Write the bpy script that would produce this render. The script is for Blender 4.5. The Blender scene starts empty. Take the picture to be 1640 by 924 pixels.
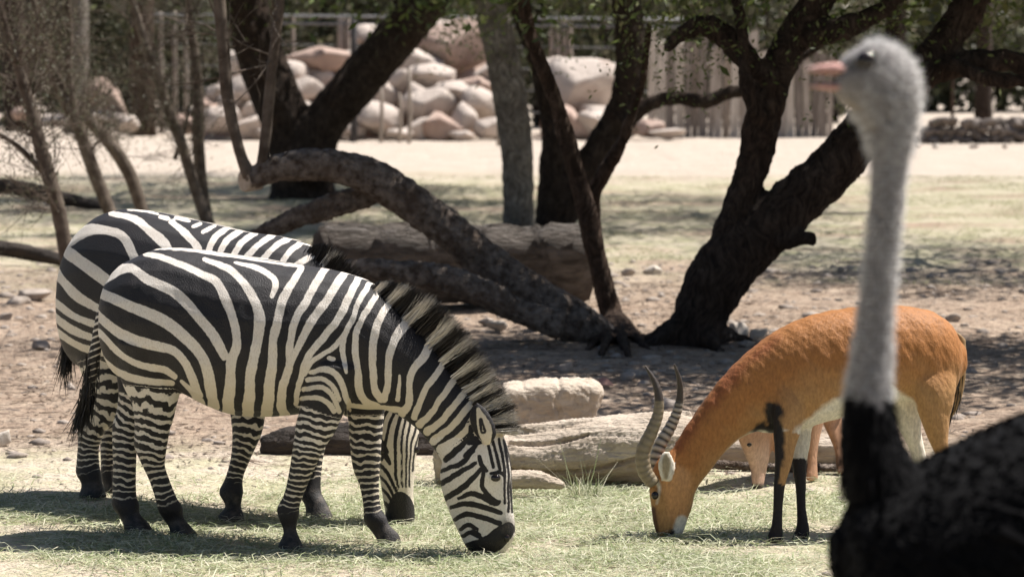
import bpy, math, random
import numpy as np
from mathutils import Vector, Matrix, noise as mnoise
random.seed(7); rng = np.random.default_rng(7)
scn = bpy.context.scene
COL = scn.collection
R = math.radians

# ------------------------------------------------------------------ camera
F = 5054.0; HC = 2.16; VH = 80.0             # focal length in photo pixels, eye height, horizon row
PITCH = math.atan((462 - VH) / F)
CP, SP = math.cos(PITCH), math.sin(PITCH)
cd = bpy.data.cameras.new('camera'); cam = bpy.data.objects.new('camera', cd); COL.objects.link(cam)
cam.location = (0, 0, HC); cam.rotation_euler = (math.pi / 2 - PITCH, 0, 0)
cd.sensor_width = 36.0; cd.lens = F / 1640 * 36; cd.clip_end = 3000; cd.clip_start = .1
cd.dof.use_dof = True; cd.dof.focus_distance = 14.0; cd.dof.aperture_fstop = 4.0
scn.camera = cam
# ------------------------------------------------------------------ light
SUN_EL, SUN_AZ = R(62), R(24)                # azimuth from +X (right) towards +Y (away)
sv = Vector((math.cos(SUN_EL) * math.cos(SUN_AZ), math.cos(SUN_EL) * math.sin(SUN_AZ), math.sin(SUN_EL)))
w = bpy.data.worlds.new('World'); scn.world = w; w.use_nodes = True
nt = w.node_tree; bg = nt.nodes['Background']; sky = nt.nodes.new('ShaderNodeTexSky')
sky.sky_type = 'NISHITA'; sky.sun_disc = False; sky.sun_elevation = SUN_EL
sky.sun_rotation = math.pi / 2 - SUN_AZ
nt.links.new(sky.outputs[0], bg.inputs[0]); bg.inputs[1].default_value = .05
sl = bpy.data.lights.new('sun', 'SUN'); sl.energy = 5.0; sl.angle = R(.55); sl.color = (1, .955, .90)
so = bpy.data.objects.new('sun', sl); COL.objects.link(so); so.location = (10, 20, 30)
so.rotation_euler = sv.to_track_quat('Z', 'Y').to_euler()
vs = scn.view_settings; vs.view_transform = 'Standard'; vs.look = 'None'; vs.gamma = 1; vs.exposure = .85
vs.use_curve_mapping = False

# ------------------------------------------------------------------ projection helpers (photo pixel <-> place)
def ray(u, v):
    a = (u - 820) / F; b = (462 - v) / F
    return np.array((a, CP + b * SP, -SP + b * CP))
def at(u, v, Y):
    d = ray(u, v); return np.array((0, 0, HC)) + d * (Y / d[1])
def grd(u, v, z=0.):
    d = ray(u, v); return np.array((0, 0, HC)) + d * ((z - HC) / d[2])
def px(P):
    P = np.asarray(P, float); X = P[:, 0]; Y = P[:, 1]; Z = P[:, 2] - HC
    dep = Y * CP - Z * SP; up = Y * SP + Z * CP
    return np.stack((820 + F * X / dep, 462 - F * up / dep), 1)
class Plane:                                  # upright plane through two ground points
    def __init__(s, A, B):
        s.o = np.array((A[0], A[1], 0.)); t = np.array((B[0] - A[0], B[1] - A[1], 0.)); s.t = t / np.linalg.norm(t)
        n = np.array((s.t[1], -s.t[0], 0.)); s.n = n if n[1] < 0 else -n
    def pt(s, u, v, d=0.):
        r = ray(u, v); c = np.array((0, 0, HC)); o = s.o + s.n * d
        return c + r * (np.dot(o - c, s.n) / np.dot(r, s.n))
    def mirror(s, P):                         # reflect far-side points to the near side
        d = (P - s.o) @ s.n; return P + np.outer(np.where(d < 0, -2 * d, 0), s.n)
    def dist(s, p): return float(np.dot(np.asarray(p) - s.o, s.n))

# ------------------------------------------------------------------ mesh helpers
def mk(name, V, Fc, mat, parent=None, loc=None, smooth=True, cols=None, attrs=None):
    V = np.asarray(V, float)
    base = np.array(loc) if loc is not None else (np.array(parent['_o']) if parent is not None and '_o' in parent else np.zeros(3))
    me = bpy.data.meshes.new(name); Vl = V - base
    if isinstance(Fc, np.ndarray):
        n, k = Fc.shape
        me.vertices.add(len(Vl)); me.vertices.foreach_set('co', Vl.astype(np.float32).ravel())
        me.loops.add(n * k); me.loops.foreach_set('vertex_index', Fc.astype(np.int32).ravel())
        me.polygons.add(n); me.polygons.foreach_set('loop_start', (np.arange(n) * k).astype(np.int32))
        me.update(calc_edges=True); me.validate()
    else:
        me.from_pydata([tuple(v) for v in Vl], [], [tuple(int(i) for i in f) for f in Fc]); me.update()
    if smooth: me.polygons.foreach_set('use_smooth', np.ones(len(me.polygons), bool))
    if cols is not None:
        a = me.color_attributes.new('col', 'FLOAT_COLOR', 'POINT')
        c = np.ones((len(V), 4), np.float32); c[:, :3] = cols; a.data.foreach_set('color', c.ravel())
    for k_, val in (attrs or {}).items():
        a = me.attributes.new(k_, 'FLOAT', 'POINT'); a.data.foreach_set('value', np.asarray(val, np.float32))
    me.materials.append(mat)
    o = bpy.data.objects.new(name, me); COL.objects.link(o)
    if parent is not None: o.parent = parent
    else:
        o.location = base; o['_o'] = [float(x) for x in base]
    return o
def tag(o, label=None, cat=None, group=None, kind=None):
    if label: o['label'] = label
    if cat: o['category'] = cat
    if group: o['group'] = group
    if kind: o['kind'] = kind
    return o
def thing(name, loc, label, cat, group=None):
    o = bpy.data.objects.new(name, None); COL.objects.link(o); o.location = loc; o.empty_display_size = .2
    o['_o'] = [float(x) for x in loc]
    return tag(o, label, cat, group)
def cat(meshes):
    Vs, Fs, n = [], [], 0
    for V, Fc in meshes:
        Vs.append(np.asarray(V)); Fs += [tuple(i + n for i in f) for f in Fc]; n += len(V)
    return np.concatenate(Vs), Fs
def cr(Pts, sub):                              # Catmull-Rom through rows
    Pts = np.asarray(Pts, float); n = len(Pts)
    E = np.vstack((2 * Pts[0] - Pts[1], Pts, 2 * Pts[-1] - Pts[-2])); out = []
    for i in range(n - 1):
        p0, p1, p2, p3 = E[i:i + 4]
        for t in np.arange(sub) / sub:
            out.append(.5 * (2 * p1 + (p2 - p0) * t + (2 * p0 - 5 * p1 + 4 * p2 - p3) * t * t + (3 * p1 - p0 - 3 * p2 + p3) * t ** 3))
    out.append(Pts[-1]); return np.array(out)
def rings_mesh(rings, c0=.0, c1=.0):
    """closed tube from rings (m,k,3); rounded caps of length c0,c1"""
    rings = [np.asarray(r) for r in rings]; k = len(rings[0])
    def cap(r, r2, L):
        c = r.mean(0); t = c - r2.mean(0); t = t / (np.linalg.norm(t) + 1e-9)
        return [c + (r - c) * math.cos(a) + t * L * math.sin(a) for a in (R(30), R(55), R(75))], c + t * L
    pre, p0 = cap(rings[0], rings[1], c0); post, p1 = cap(rings[-1], rings[-2], c1)
    allr = pre[::-1] + rings + post; V = np.concatenate(allr + [p0[None], p1[None]]); m = len(allr); Fc = []
    for i in range(m - 1):
        for j in range(k):
            j2 = (j + 1) % k; Fc.append((i * k + j, i * k + j2, (i + 1) * k + j2, (i + 1) * k + j))
    for j in range(k):
        Fc.append((m * k, (j + 1) % k, j)); Fc.append((m * k + 1, (m - 1) * k + j, (m - 1) * k + (j + 1) % k))
    return V, Fc
TH = np.linspace(0, 2 * math.pi, 25)[:-1]
def loft(pl, st, sub=5, c0=.02, c1=.02, egg=0., pw=.9, n=24):
    """st rows: (uA,vA, uB,vB, lateral half width m, lateral offset m): two outline pixels per section"""
    rows = []
    for s in st:
        d = s[5] if len(s) > 5 else 0.
        rows.append(np.concatenate((pl.pt(s[0], s[1], d), pl.pt(s[2], s[3], d), [s[4]])))
    rows = cr(rows, sub); th = np.linspace(0, 2 * math.pi, n + 1)[:-1]; rings = []
    ct, sn = np.cos(th), np.sin(th)
    ct2 = np.sign(ct) * np.abs(ct) ** pw; sn2 = np.sign(sn) * np.abs(sn) ** pw
    for r in rows:
        A, B, wd = r[:3], r[3:6], r[6]; c = (A + B) / 2; h = (A - B) / 2
        rings.append(c + np.outer(ct2, h) + np.outer(sn2 * wd * (1 - egg * ct), pl.n))
    return rings_mesh(rings, c0, c1)
def tube(path, k=10, sub=4, rough=0., c0=.01, c1=.01, seed=0, flat=1.):
    """path rows x,y,z,r"""
    P = cr(path, sub) if sub > 1 else np.asarray(path, float); C, r = P[:, :3], np.maximum(P[:, 3], .0008)
    T = np.gradient(C, axis=0); T /= np.linalg.norm(T, axis=1)[:, None] + 1e-9
    up = np.array((0, 1., 0)) if abs(T[0][1]) < .8 else np.array((1., 0, 0))
    n = np.cross(T[0], up); n /= np.linalg.norm(n); th = np.linspace(0, 2 * math.pi, k + 1)[:-1]; rings = []
    for i in range(len(C)):
        n = n - T[i] * np.dot(n, T[i]); n /= np.linalg.norm(n) + 1e-9; b = np.cross(T[i], n)
        rr = np.full(k, r[i])
        if rough: rr = rr * (1 + rough * (np.sin(3 * th + i * .7 + seed) * .5 + np.sin(5 * th - i * .4 + 2 * seed) * .4 + rng.normal(0, .35, k)))
        rings.append(C[i] + np.outer(np.cos(th) * rr, n) + np.outer(np.sin(th) * rr * flat, b))
    return rings_mesh(rings, c0, c1)
def wp(rows, Y0):                              # (u,v,rpx[,dY]) -> x,y,z,r metres
    out = []
    for r in rows:
        Y = Y0 + (r[3] if len(r) > 3 else 0); p = at(r[0], r[1], Y); out.append((*p, r[2] * Y / F))
    return out
def remesh(parts, vox, it=6, fac=.5):
    V, Fc = cat(parts); me = bpy.data.meshes.new('tmp'); me.from_pydata([tuple(v) for v in V], [], Fc); me.update()
    o = bpy.data.objects.new('tmp', me); COL.objects.link(o)
    m = o.modifiers.new('r', 'REMESH'); m.mode = 'VOXEL'; m.voxel_size = vox
    if it:
        s = o.modifiers.new('s', 'SMOOTH'); s.factor = fac; s.iterations = it
    dg = bpy.context.evaluated_depsgraph_get(); ev = o.evaluated_get(dg); m2 = ev.to_mesh()
    V2 = np.empty(len(m2.vertices) * 3, np.float32); m2.vertices.foreach_get('co', V2)
    N2 = np.empty(len(m2.vertices) * 3, np.float32); m2.vertices.foreach_get('normal', N2)
    F2 = np.empty(len(m2.loops), np.int32); m2.loops.foreach_get('vertex_index', F2)
    ok = len(F2) == 4 * len(m2.polygons)
    if not ok: F2 = [tuple(p.vertices) for p in m2.polygons]
    else: F2 = F2.reshape(-1, 4)
    ev.to_mesh_clear(); bpy.data.objects.remove(o); bpy.data.meshes.remove(me)
    return V2.reshape(-1, 3).astype(float), F2, N2.reshape(-1, 3).astype(float)
def sn3(P, s, seed=0):                         # cheap smooth noise from sines, about -1..1
    P = np.asarray(P) * s; x, y, z = P[:, 0], P[:, 1], P[:, 2]; q = seed * 1.7
    return (np.sin(x * 1.3 + y * .7 + q) + np.sin(y * 1.7 - z * 1.1 + 2 * q) + np.sin(z * 1.5 + x * .9 - q) + np.sin((x + y + z) * 2.3 + q) * .6 + np.sin((x - y) * 3.1 + z * 2.7) * .5) / 3.2
def field(P2, lines):
    """largest (half width - distance) over tapered polylines; line = [(u,v,width),...]"""
    out = np.full(len(P2), -50.)
    for L in lines:
        for a, b in zip(L[:-1], L[1:]):
            ax, ay, aw = a; dx, dy = b[0] - ax, b[1] - ay; l2 = dx * dx + dy * dy + 1e-9
            t = np.clip(((P2[:, 0] - ax) * dx + (P2[:, 1] - ay) * dy) / l2, 0, 1)
            dd = np.hypot(P2[:, 0] - ax - t * dx, P2[:, 1] - ay - t * dy)
            out = np.maximum(out, (aw + (b[2] - aw) * t) / 2 - dd)
    return out
def wline(pts, ws):
    if not hasattr(ws, '__len__'): ws = [ws] * len(pts)
    ws = list(ws) + [ws[-1]] * (len(pts) - len(ws))
    return cr([(p[0], p[1], q) for p, q in zip(pts, ws)], 4).tolist()
def ribbons(B, D, L, wd, S, curl=None, seg=3):
    """thin tapered blades: base B, direction D, length L, width wd, side S; returns V,F(quads),index of hair"""
    n = len(B); ts = np.linspace(0, 1, seg + 1); V = np.empty((n, seg + 1, 2, 3))
    cu = np.zeros((n, 3)) if curl is None else curl
    for i, t in enumerate(ts):
        c = B + D * (L * t)[:, None] + cu * (L * t * t)[:, None]; hw = (wd * (1 - .85 * t) * .5)[:, None]
        V[:, i, 0] = c - S * hw; V[:, i, 1] = c + S * hw
    idx = np.arange(n * (seg + 1) * 2).reshape(n, seg + 1, 2)
    Fq = np.stack((idx[:, :-1, 0], idx[:, :-1, 1], idx[:, 1:, 1], idx[:, 1:, 0]), -1).reshape(-1, 4)
    return V.reshape(-1, 3), Fq, np.repeat(np.arange(n), (seg + 1) * 2), np.tile(np.repeat(ts, 2), n)
def unit(A): return A / (np.linalg.norm(A, axis=-1, keepdims=True) + 1e-9)

# ------------------------------------------------------------------ materials
def M(name):
    m = bpy.data.materials.new(name); m.use_nodes = True; n = m.node_tree
    return m, n, n.nodes['Principled BSDF'], n.nodes, n.links
def N(nodes, t, **k):
    x = nodes.new(t)
    for a, b in k.items():
        if a.startswith('i_'):
            x.inputs[int(a[2:])].default_value = b
        else: setattr(x, a, b)
    return x
def ramp(nodes, stops):
    r = nodes.new('ShaderNodeValToRGB'); e = r.color_ramp.elements
    while len(e) < len(stops): e.new(.5)
    for q, (p, c) in zip(e, stops): q.position = p; q.color = (*c, 1) if len(c) == 3 else c
    return r
def mix(nodes, links, f, a, b, bt='MIX'):
    x = nodes.new('ShaderNodeMix'); x.data_type = 'RGBA'; x.blend_type = bt
    for s, val in ((0, f), (6, a), (7, b)):
        if hasattr(val, 'links') or hasattr(val, 'is_linked'): links.new(val, x.inputs[s])
        else: x.inputs[s].default_value = val if s == 0 else (*val, 1)
    return x.outputs[2]
def noisefac(nodes, links, co, scale, detail=4, lo=.35, hi=.65, rough=.6):
    n = N(nodes, 'ShaderNodeTexNoise'); n.inputs['Scale'].default_value = scale; n.inputs['Detail'].default_value = detail
    n.inputs['Roughness'].default_value = rough
    links.new(co, n.inputs['Vector']); mr = N(nodes, 'ShaderNodeMapRange'); mr.inputs[1].default_value = lo; mr.inputs[2].default_value = hi
    links.new(n.outputs[0], mr.inputs[0]); return mr.outputs[0]
def bump(nodes, links, b, h, st, dist):
    x = N(nodes, 'ShaderNodeBump'); x.inputs['Strength'].default_value = st; x.inputs['Distance'].default_value = dist
    links.new(h, x.inputs['Height']); links.new(x.outputs[0], b.inputs['Normal']); return x
def stretch(nodes, links, co, s):
    m = N(nodes, 'ShaderNodeMapping'); m.inputs['Scale'].default_value = s; links.new(co, m.inputs['Vector']); return m.outputs[0]
def noisy(name, c1, c2, scale=6, rough=.8, bst=.4, bd=.02, bs=25, sc=(1, 1, 1), c3=None, spec=.3):
    m, n, b, nd, lk = M(name); tc = N(nd, 'ShaderNodeTexCoord'); co = stretch(nd, lk, tc.outputs['Object'], sc)
    f = noisefac(nd, lk, co, scale); c = mix(nd, lk, f, c1, c2)
    if c3 is not None: c = mix(nd, lk, noisefac(nd, lk, co, scale * .3, 3, .5, .7), c, c3)
    lk.new(c, b.inputs['Base Color']); b.inputs['Roughness'].default_value = rough; b.inputs['Specular IOR Level'].default_value = spec
    f2 = noisefac(nd, lk, co, bs, 6, .2, .8); bump(nd, lk, b, f2, bst, bd); return m
def attrmat(name, rough=.7, spec=.3, nz=.25, scale=40, bst=.2, trans=0., sc=(1, 1, 1), bd=.006, sheen=0.):
    m, n, b, nd, lk = M(name); a = N(nd, 'ShaderNodeAttribute', attribute_name='col'); tc = N(nd, 'ShaderNodeTexCoord')
    co = stretch(nd, lk, tc.outputs['Object'], sc)
    f = noisefac(nd, lk, co, scale, 4, .3, .7)
    mr = N(nd, 'ShaderNodeMapRange'); lk.new(f, mr.inputs[0]); mr.inputs[3].default_value = 1 - nz; mr.inputs[4].default_value = 1 + nz
    x = N(nd, 'ShaderNodeVectorMath', operation='SCALE'); lk.new(a.outputs[0], x.inputs[0]); lk.new(mr.outputs[0], x.inputs[3])
    lk.new(x.outputs[0], b.inputs['Base Color']); b.inputs['Roughness'].default_value = rough; b.inputs['Specular IOR Level'].default_value = spec
    b.inputs['Sheen Weight'].default_value = sheen; b.inputs['Sheen Roughness'].default_value = .5
    if bst: bump(nd, lk, b, f, bst, bd)
    if trans:
        t = N(nd, 'ShaderNodeBsdfTranslucent'); lk.new(x.outputs[0], t.inputs[0]); ms = N(nd, 'ShaderNodeMixShader'); ms.inputs[0].default_value = trans
        lk.new(b.outputs[0], ms.inputs[1]); lk.new(t.outputs[0], ms.inputs[2]); lk.new(ms.outputs[0], nd['Material Output'].inputs[0])
    return m
def barkmat(name, c1, c2, c3, st=.8):
    m, n, b, nd, lk = M(name); tc = N(nd, 'ShaderNodeTexCoord'); co = tc.outputs['Object']
    wv = N(nd, 'ShaderNodeTexNoise'); wv.inputs['Scale'].default_value = 2.5; lk.new(co, wv.inputs['Vector'])
    ad = N(nd, 'ShaderNodeVectorMath', operation='MULTIPLY_ADD'); lk.new(wv.outputs[1], ad.inputs[0]); ad.inputs[1].default_value = (.5, .5, .5); lk.new(co, ad.inputs[2])
    st_ = stretch(nd, lk, ad.outputs[0], (1, 1, .22)); r1 = noisefac(nd, lk, st_, 26, 6, .36, .6, .7)
    f = noisefac(nd, lk, co, 6, 6); c = mix(nd, lk, f, c1, c2); c = mix(nd, lk, noisefac(nd, lk, co, 1.6, 3, .5, .7), c, c3)
    c = mix(nd, lk, r1, tuple(x * .45 for x in c1), c); lk.new(c, b.inputs['Base Color'])
    b.inputs['Roughness'].default_value = .9; b.inputs['Specular IOR Level'].default_value = .15
    h = N(nd, 'ShaderNodeMath', operation='MULTIPLY_ADD'); lk.new(noisefac(nd, lk, co, 60, 5, .2, .8), h.inputs[0]); h.inputs[1].default_value = .5; lk.new(r1, h.inputs[2])
    bump(nd, lk, b, h.outputs[0], st, .035); return m
MAT = {}
MAT['bark'] = barkmat('dark_bark', (.05, .035, .027), (.10, .073, .057), (.075, .045, .031))
MAT['bark_red'] = barkmat('brown_bark', (.075, .048, .033), (.14, .095, .07), (.06, .038, .025))
MAT['bark_grey'] = barkmat('grey_bark', (.22, .19, .16), (.40, .36, .31), (.16, .13, .105))
MAT['sap'] = noisy('sapling_bark', (.06, .042, .03), (.14, .11, .085), 9, .85, .5, .01, 60)
MAT['wood_pale'] = noisy('bleached_wood', (.40, .325, .25), (.56, .475, .385), 7, .8, .6, .02, 30, (.3, 2.2, 2.2), (.28, .21, .15))
MAT['wood_arch'] = noisy('weathered_wood', (.09, .062, .045), (.36, .295, .245), 16, .85, 1., .05, 46, (1, 1, 1), (.13, .09, .065))
MAT['wood_grey'] = noisy('grey_deadwood', (.06, .05, .042), (.19, .165, .145), 8, .85, 1., .04, 26, (.5, 2, 2), (.08, .062, .05))
MAT['wood_dark'] = noisy('dark_wood_and_shade', (.03, .024, .02), (.06, .046, .038), 5, .85, .8, .03, 24, (.6, 2, 2))  # own colour of the fallen branches; painted shade on the log behind the legs
MAT['rock'] = noisy('tan_boulder', (.40, .335, .29), (.56, .485, .425), 1.3, .9, .6, .06, 6, (1, 1, 1), (.28, .19, .15))
MAT['rock_b'] = noisy('red_boulder', (.30, .21, .17), (.46, .35, .29), 1.5, .9, .6, .06, 6, (1, 1, 1), (.18, .115, .095))
MAT['stone'] = noisy('field_stone', (.24, .20, .17), (.4, .34, .29), 12, .9, .5, .01, 40)
MAT['stone_red'] = noisy('pink_stone', (.36, .17, .13), (.42, .25, .2), 12, .9, .5, .01, 40)
MAT['stone_pale'] = noisy('pale_stone', (.45, .39, .33), (.6, .54, .47), 12, .9, .5, .01, 40)
MAT['plank'] = noisy('fence_plank', (.30, .25, .21), (.52, .45, .39), 3, .9, .6, .03, 18, (4, 4, .5), (.22, .18, .15))
MAT['plank_b'] = noisy('pale_fence_plank', (.42, .36, .30), (.62, .55, .48), 3, .9, .6, .03, 18, (4, 4, .5))
MAT['plank_c'] = noisy('dark_fence_plank', (.16, .13, .11), (.30, .255, .22), 3, .9, .6, .03, 18, (4, 4, .5))
MAT['pole'] = noisy('fence_pole', (.26, .21, .17), (.42, .36, .3), 4, .9, .5, .02, 20, (3, 3, .5))
MAT['post_dark'] = noisy('dark_post', (.03, .027, .028), (.06, .055, .055), 5, .7, .3, .01, 20)
MAT['wire'] = noisy('galvanised_wire', (.16, .16, .16), (.24, .24, .235), 20, .5, .1, .005, 40, spec=.5)
MAT['wall'] = noisy('low_wall_stone', (.12, .10, .085), (.19, .16, .14), 3, .9, .6, .03, 12)
MAT['leaf'] = attrmat('leaf', .55, .4, .2, 8, 0, .35)
MAT['blade'] = attrmat('grass_blade', .6, .3, .1, 3, 0, .3)
MAT['hair'] = attrmat('hair', .45, .4, .15, 60, 0)
MAT['feather'] = attrmat('feather', .9, .08, .3, 40, 0)
MAT['down'] = attrmat('down', .9, .1, .1, 60, 0, .5)
MAT['coat'] = attrmat('antelope_coat', .6, .25, .22, 55, .3, 0, (1.6, 1.6, .8), .008, .02)
MAT['ostrich'] = attrmat('ostrich_skin', .9, .08, .2, 70, .5, 0, (1, 1, 1), .006, .03)
MAT['horn'] = attrmat('horn', .45, .4, .12, 60, .3)
m, n, b, nd, lk = M('eye'); b.inputs['Base Color'].default_value = (.012, .008, .006, 1); b.inputs['Roughness'].default_value = .08
f = noisefac(nd, lk, N(nd, 'ShaderNodeTexCoord').outputs['Object'], 30); lk.new(mix(nd, lk, f, (.01, .006, .004), (.02, .012, .008)), b.inputs['Base Color']); MAT['eye'] = m
def zebramat():
    m, n, b, nd, lk = M('zebra_coat'); tc = N(nd, 'ShaderNodeTexCoord'); co = tc.outputs['Object']
    a = N(nd, 'ShaderNodeAttribute', attribute_name='wf'); hf = N(nd, 'ShaderNodeAttribute', attribute_name='hoof'); du = N(nd, 'ShaderNodeAttribute', attribute_name='warm')
    nz = N(nd, 'ShaderNodeTexNoise'); nz.inputs['Scale'].default_value = 70; nz.inputs['Detail'].default_value = 3; lk.new(co, nz.inputs['Vector'])
    ma = N(nd, 'ShaderNodeMath', operation='MULTIPLY_ADD'); lk.new(nz.outputs[0], ma.inputs[0]); ma.inputs[1].default_value = 2.2; ma.inputs[2].default_value = -1.1
    ad = N(nd, 'ShaderNodeMath', operation='ADD'); lk.new(a.outputs['Fac'], ad.inputs[0]); lk.new(ma.outputs[0], ad.inputs[1])
    pa, ta, la = (N(nd, 'ShaderNodeAttribute', attribute_name=q) for q in ('ph', 'thr', 'legm'))
    def mt(op, x, y=None, z=None):
        q = N(nd, 'ShaderNodeMath', operation=op)
        for i_, v_ in enumerate((x, y, z)):
            if v_ is None: continue
            if hasattr(v_, 'is_linked'): lk.new(v_, q.inputs[i_])
            else: q.inputs[i_].default_value = v_
        return q.outputs[0]
    wob = N(nd, 'ShaderNodeTexNoise'); wob.inputs['Scale'].default_value = 22; wob.inputs['Detail'].default_value = 2; lk.new(co, wob.inputs['Vector'])
    sw = mt('SINE', mt('MULTIPLY', mt('ADD', pa.outputs['Fac'], mt('MULTIPLY_ADD', wob.outputs[0], 1.15, -.575)), 2 * math.pi))
    lf = mt('MULTIPLY', mt('SUBTRACT', sw, ta.outputs['Fac']), 2.6)
    lm = mt('GREATER_THAN', la.outputs['Fac'], .5); mx = N(nd, 'ShaderNodeMix'); lk.new(lm, mx.inputs[0]); lk.new(ad.outputs[0], mx.inputs[2]); lk.new(mt('ADD', lf, mt('MULTIPLY', ma.outputs[0], .5)), mx.inputs[3])
    class _o: outputs = [mx.outputs[0]]
    ad = _o
    mr = N(nd, 'ShaderNodeMapRange', interpolation_type='SMOOTHSTEP'); mr.inputs[1].default_value = -.7; mr.inputs[2].default_value = .7; lk.new(ad.outputs[0], mr.inputs[0])
    cream = mix(nd, lk, noisefac(nd, lk, co, 9, 4, .3, .75), (.78, .72, .64), (.70, .62, .53))
    cream = mix(nd, lk, noisefac(nd, lk, stretch(nd, lk, co, (1.6, 1, .7)), 110, 4, .5, .8), cream, (.50, .42, .33))
    cream = mix(nd, lk, du.outputs['Fac'], cream, (.64, .54, .38))
    dark = mix(nd, lk, noisefac(nd, lk, co, 14, 4, .3, .75), (.006, .0045, .0048), (.015, .0105, .010))
    c = mix(nd, lk, mr.outputs[0], dark, cream)
    c = mix(nd, lk, hf.outputs['Fac'], c, mix(nd, lk, noisefac(nd, lk, co, 26, 5, .42, .7), (.010, .008, .007), (.085, .066, .052)))
    lk.new(c, b.inputs['Base Color']); b.inputs['Roughness'].default_value = .55; b.inputs['Specular IOR Level'].default_value = .4
    b.inputs['Sheen Weight'].default_value = .02
    bump(nd, lk, b, noisefac(nd, lk, stretch(nd, lk, co, (1.6, 1, .7)), 150, 5, .2, .8), .55, .006); return m
MAT['zebra'] = zebramat()
def groundmat():
    m, n, b, nd, lk = M('ground'); tc = N(nd, 'ShaderNodeTexCoord'); co = tc.outputs['Object']
    sp = N(nd, 'ShaderNodeSeparateXYZ'); lk.new(co, sp.inputs[0])
    wob = N(nd, 'ShaderNodeTexNoise'); wob.inputs['Scale'].default_value = .35; wob.inputs['Detail'].default_value = 5; lk.new(co, wob.inputs['Vector'])
    def zone(lo, hi, amp):                     # 0 before lo, 1 after hi (metres from the fence line of the viewer), wobbling edge
        q = N(nd, 'ShaderNodeMath', operation='MULTIPLY_ADD'); lk.new(wob.outputs[0], q.inputs[0]); q.inputs[1].default_value = amp; q.inputs[2].default_value = -amp / 2
        s = N(nd, 'ShaderNodeMath', operation='ADD'); lk.new(sp.outputs[1], s.inputs[0]); lk.new(q.outputs[0], s.inputs[1])
        r = N(nd, 'ShaderNodeMapRange', interpolation_type='SMOOTHSTEP'); r.inputs[1].default_value = lo; r.inputs[2].default_value = hi; lk.new(s.outputs[0], r.inputs[0]); return r.outputs[0]
    def mul(a, c):
        x = N(nd, 'ShaderNodeMath', operation='MULTIPLY'); lk.new(a, x.inputs[0])
        if hasattr(c, 'is_linked'): lk.new(c, x.inputs[1])
        else: x.inputs[1].default_value = c
        return x.outputs[0]
    sand = mix(nd, lk, noisefac(nd, lk, co, 1.2, 6), (.47, .395, .325), (.55, .475, .40))
    sand = mix(nd, lk, noisefac(nd, lk, co, 22, 5, .5, .75), sand, (.33, .26, .20))
    dirt = mix(nd, lk, noisefac(nd, lk, co, 3, 6), (.34, .25, .185), (.46, .36, .275))
    dirt = mix(nd, lk, noisefac(nd, lk, co, 13, 6, .52, .66), dirt, (.17, .12, .09))
    dirt = mix(nd, lk, noisefac(nd, lk, co, 38, 4, .56, .7), dirt, (.13, .095, .072))
    straw = mix(nd, lk, noisefac(nd, lk, co, 9, 6), (.42, .375, .27), (.54, .475, .37))
    straw = mix(nd, lk, noisefac(nd, lk, co, 2.2, 5, .45, .6), straw, (.34, .32, .205))
    near = mix(nd, lk, noisefac(nd, lk, co, 2.4, 6, .4, .62), (.58, .49, .39), (.46, .43, .28))
    near = mix(nd, lk, noisefac(nd, lk, co, 45, 5, .55, .72), near, (.27, .22, .14))
    c = mix(nd, lk, zone(16.2, 18.0, 3.0), near, dirt)
    c = mix(nd, lk, mul(zone(27, 34, 9), noisefac(nd, lk, co, .55, 5, .36, .52)), c, straw)
    c = mix(nd, lk, zone(49, 58, 12), c, sand)
    lk.new(c, b.inputs['Base Color']); b.inputs['Roughness'].default_value = .95; b.inputs['Specular IOR Level'].default_value = .1
    h = N(nd, 'ShaderNodeMath', operation='ADD'); lk.new(noisefac(nd, lk, co, 16, 8, .2, .8), h.inputs[0]); lk.new(noisefac(nd, lk, co, 5, 5, .3, .7), h.inputs[1])
    bump(nd, lk, b, h.outputs[0], .9, .045); return m
MAT['ground'] = groundmat()

# ------------------------------------------------------------------ ground
ys = np.concatenate((np.linspace(1, 11.5, 20), np.linspace(11.6, 34, 260), np.geomspace(34.3, 1500, 140)))
xs = np.concatenate((-np.geomspace(1200, 6.2, 50), np.linspace(-6, 6, 200), np.geomspace(6.2, 1200, 50)))
GX, GY = np.meshgrid(xs, ys); P = np.stack((GX.ravel(), GY.ravel(), np.zeros(GX.size)), 1)
def gz(P):
    P = np.asarray(P); Y = P[:, 1]; Q = P.copy(); Q[:, 2] = 0
    a = np.clip((Y - 16) / 3, 0, 1) * np.clip((200 - Y) / 60, 0, 1)
    return (.022 * sn3(Q, 2.1) + .012 * sn3(Q, 6.3, 3)) * a + .006 * sn3(Q, 5, 1) * (1 - a) - .006
P[:, 2] = gz(P); nx, ny = len(xs), len(ys)
I = np.arange(nx * ny).reshape(ny, nx); Fq = np.stack((I[:-1, :-1], I[:-1, 1:], I[1:, 1:], I[1:, :-1]), -1).reshape(-1, 4)
tag(mk('ground', P, Fq, MAT['ground'], loc=(0, 0, 0)), kind='structure')

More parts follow.
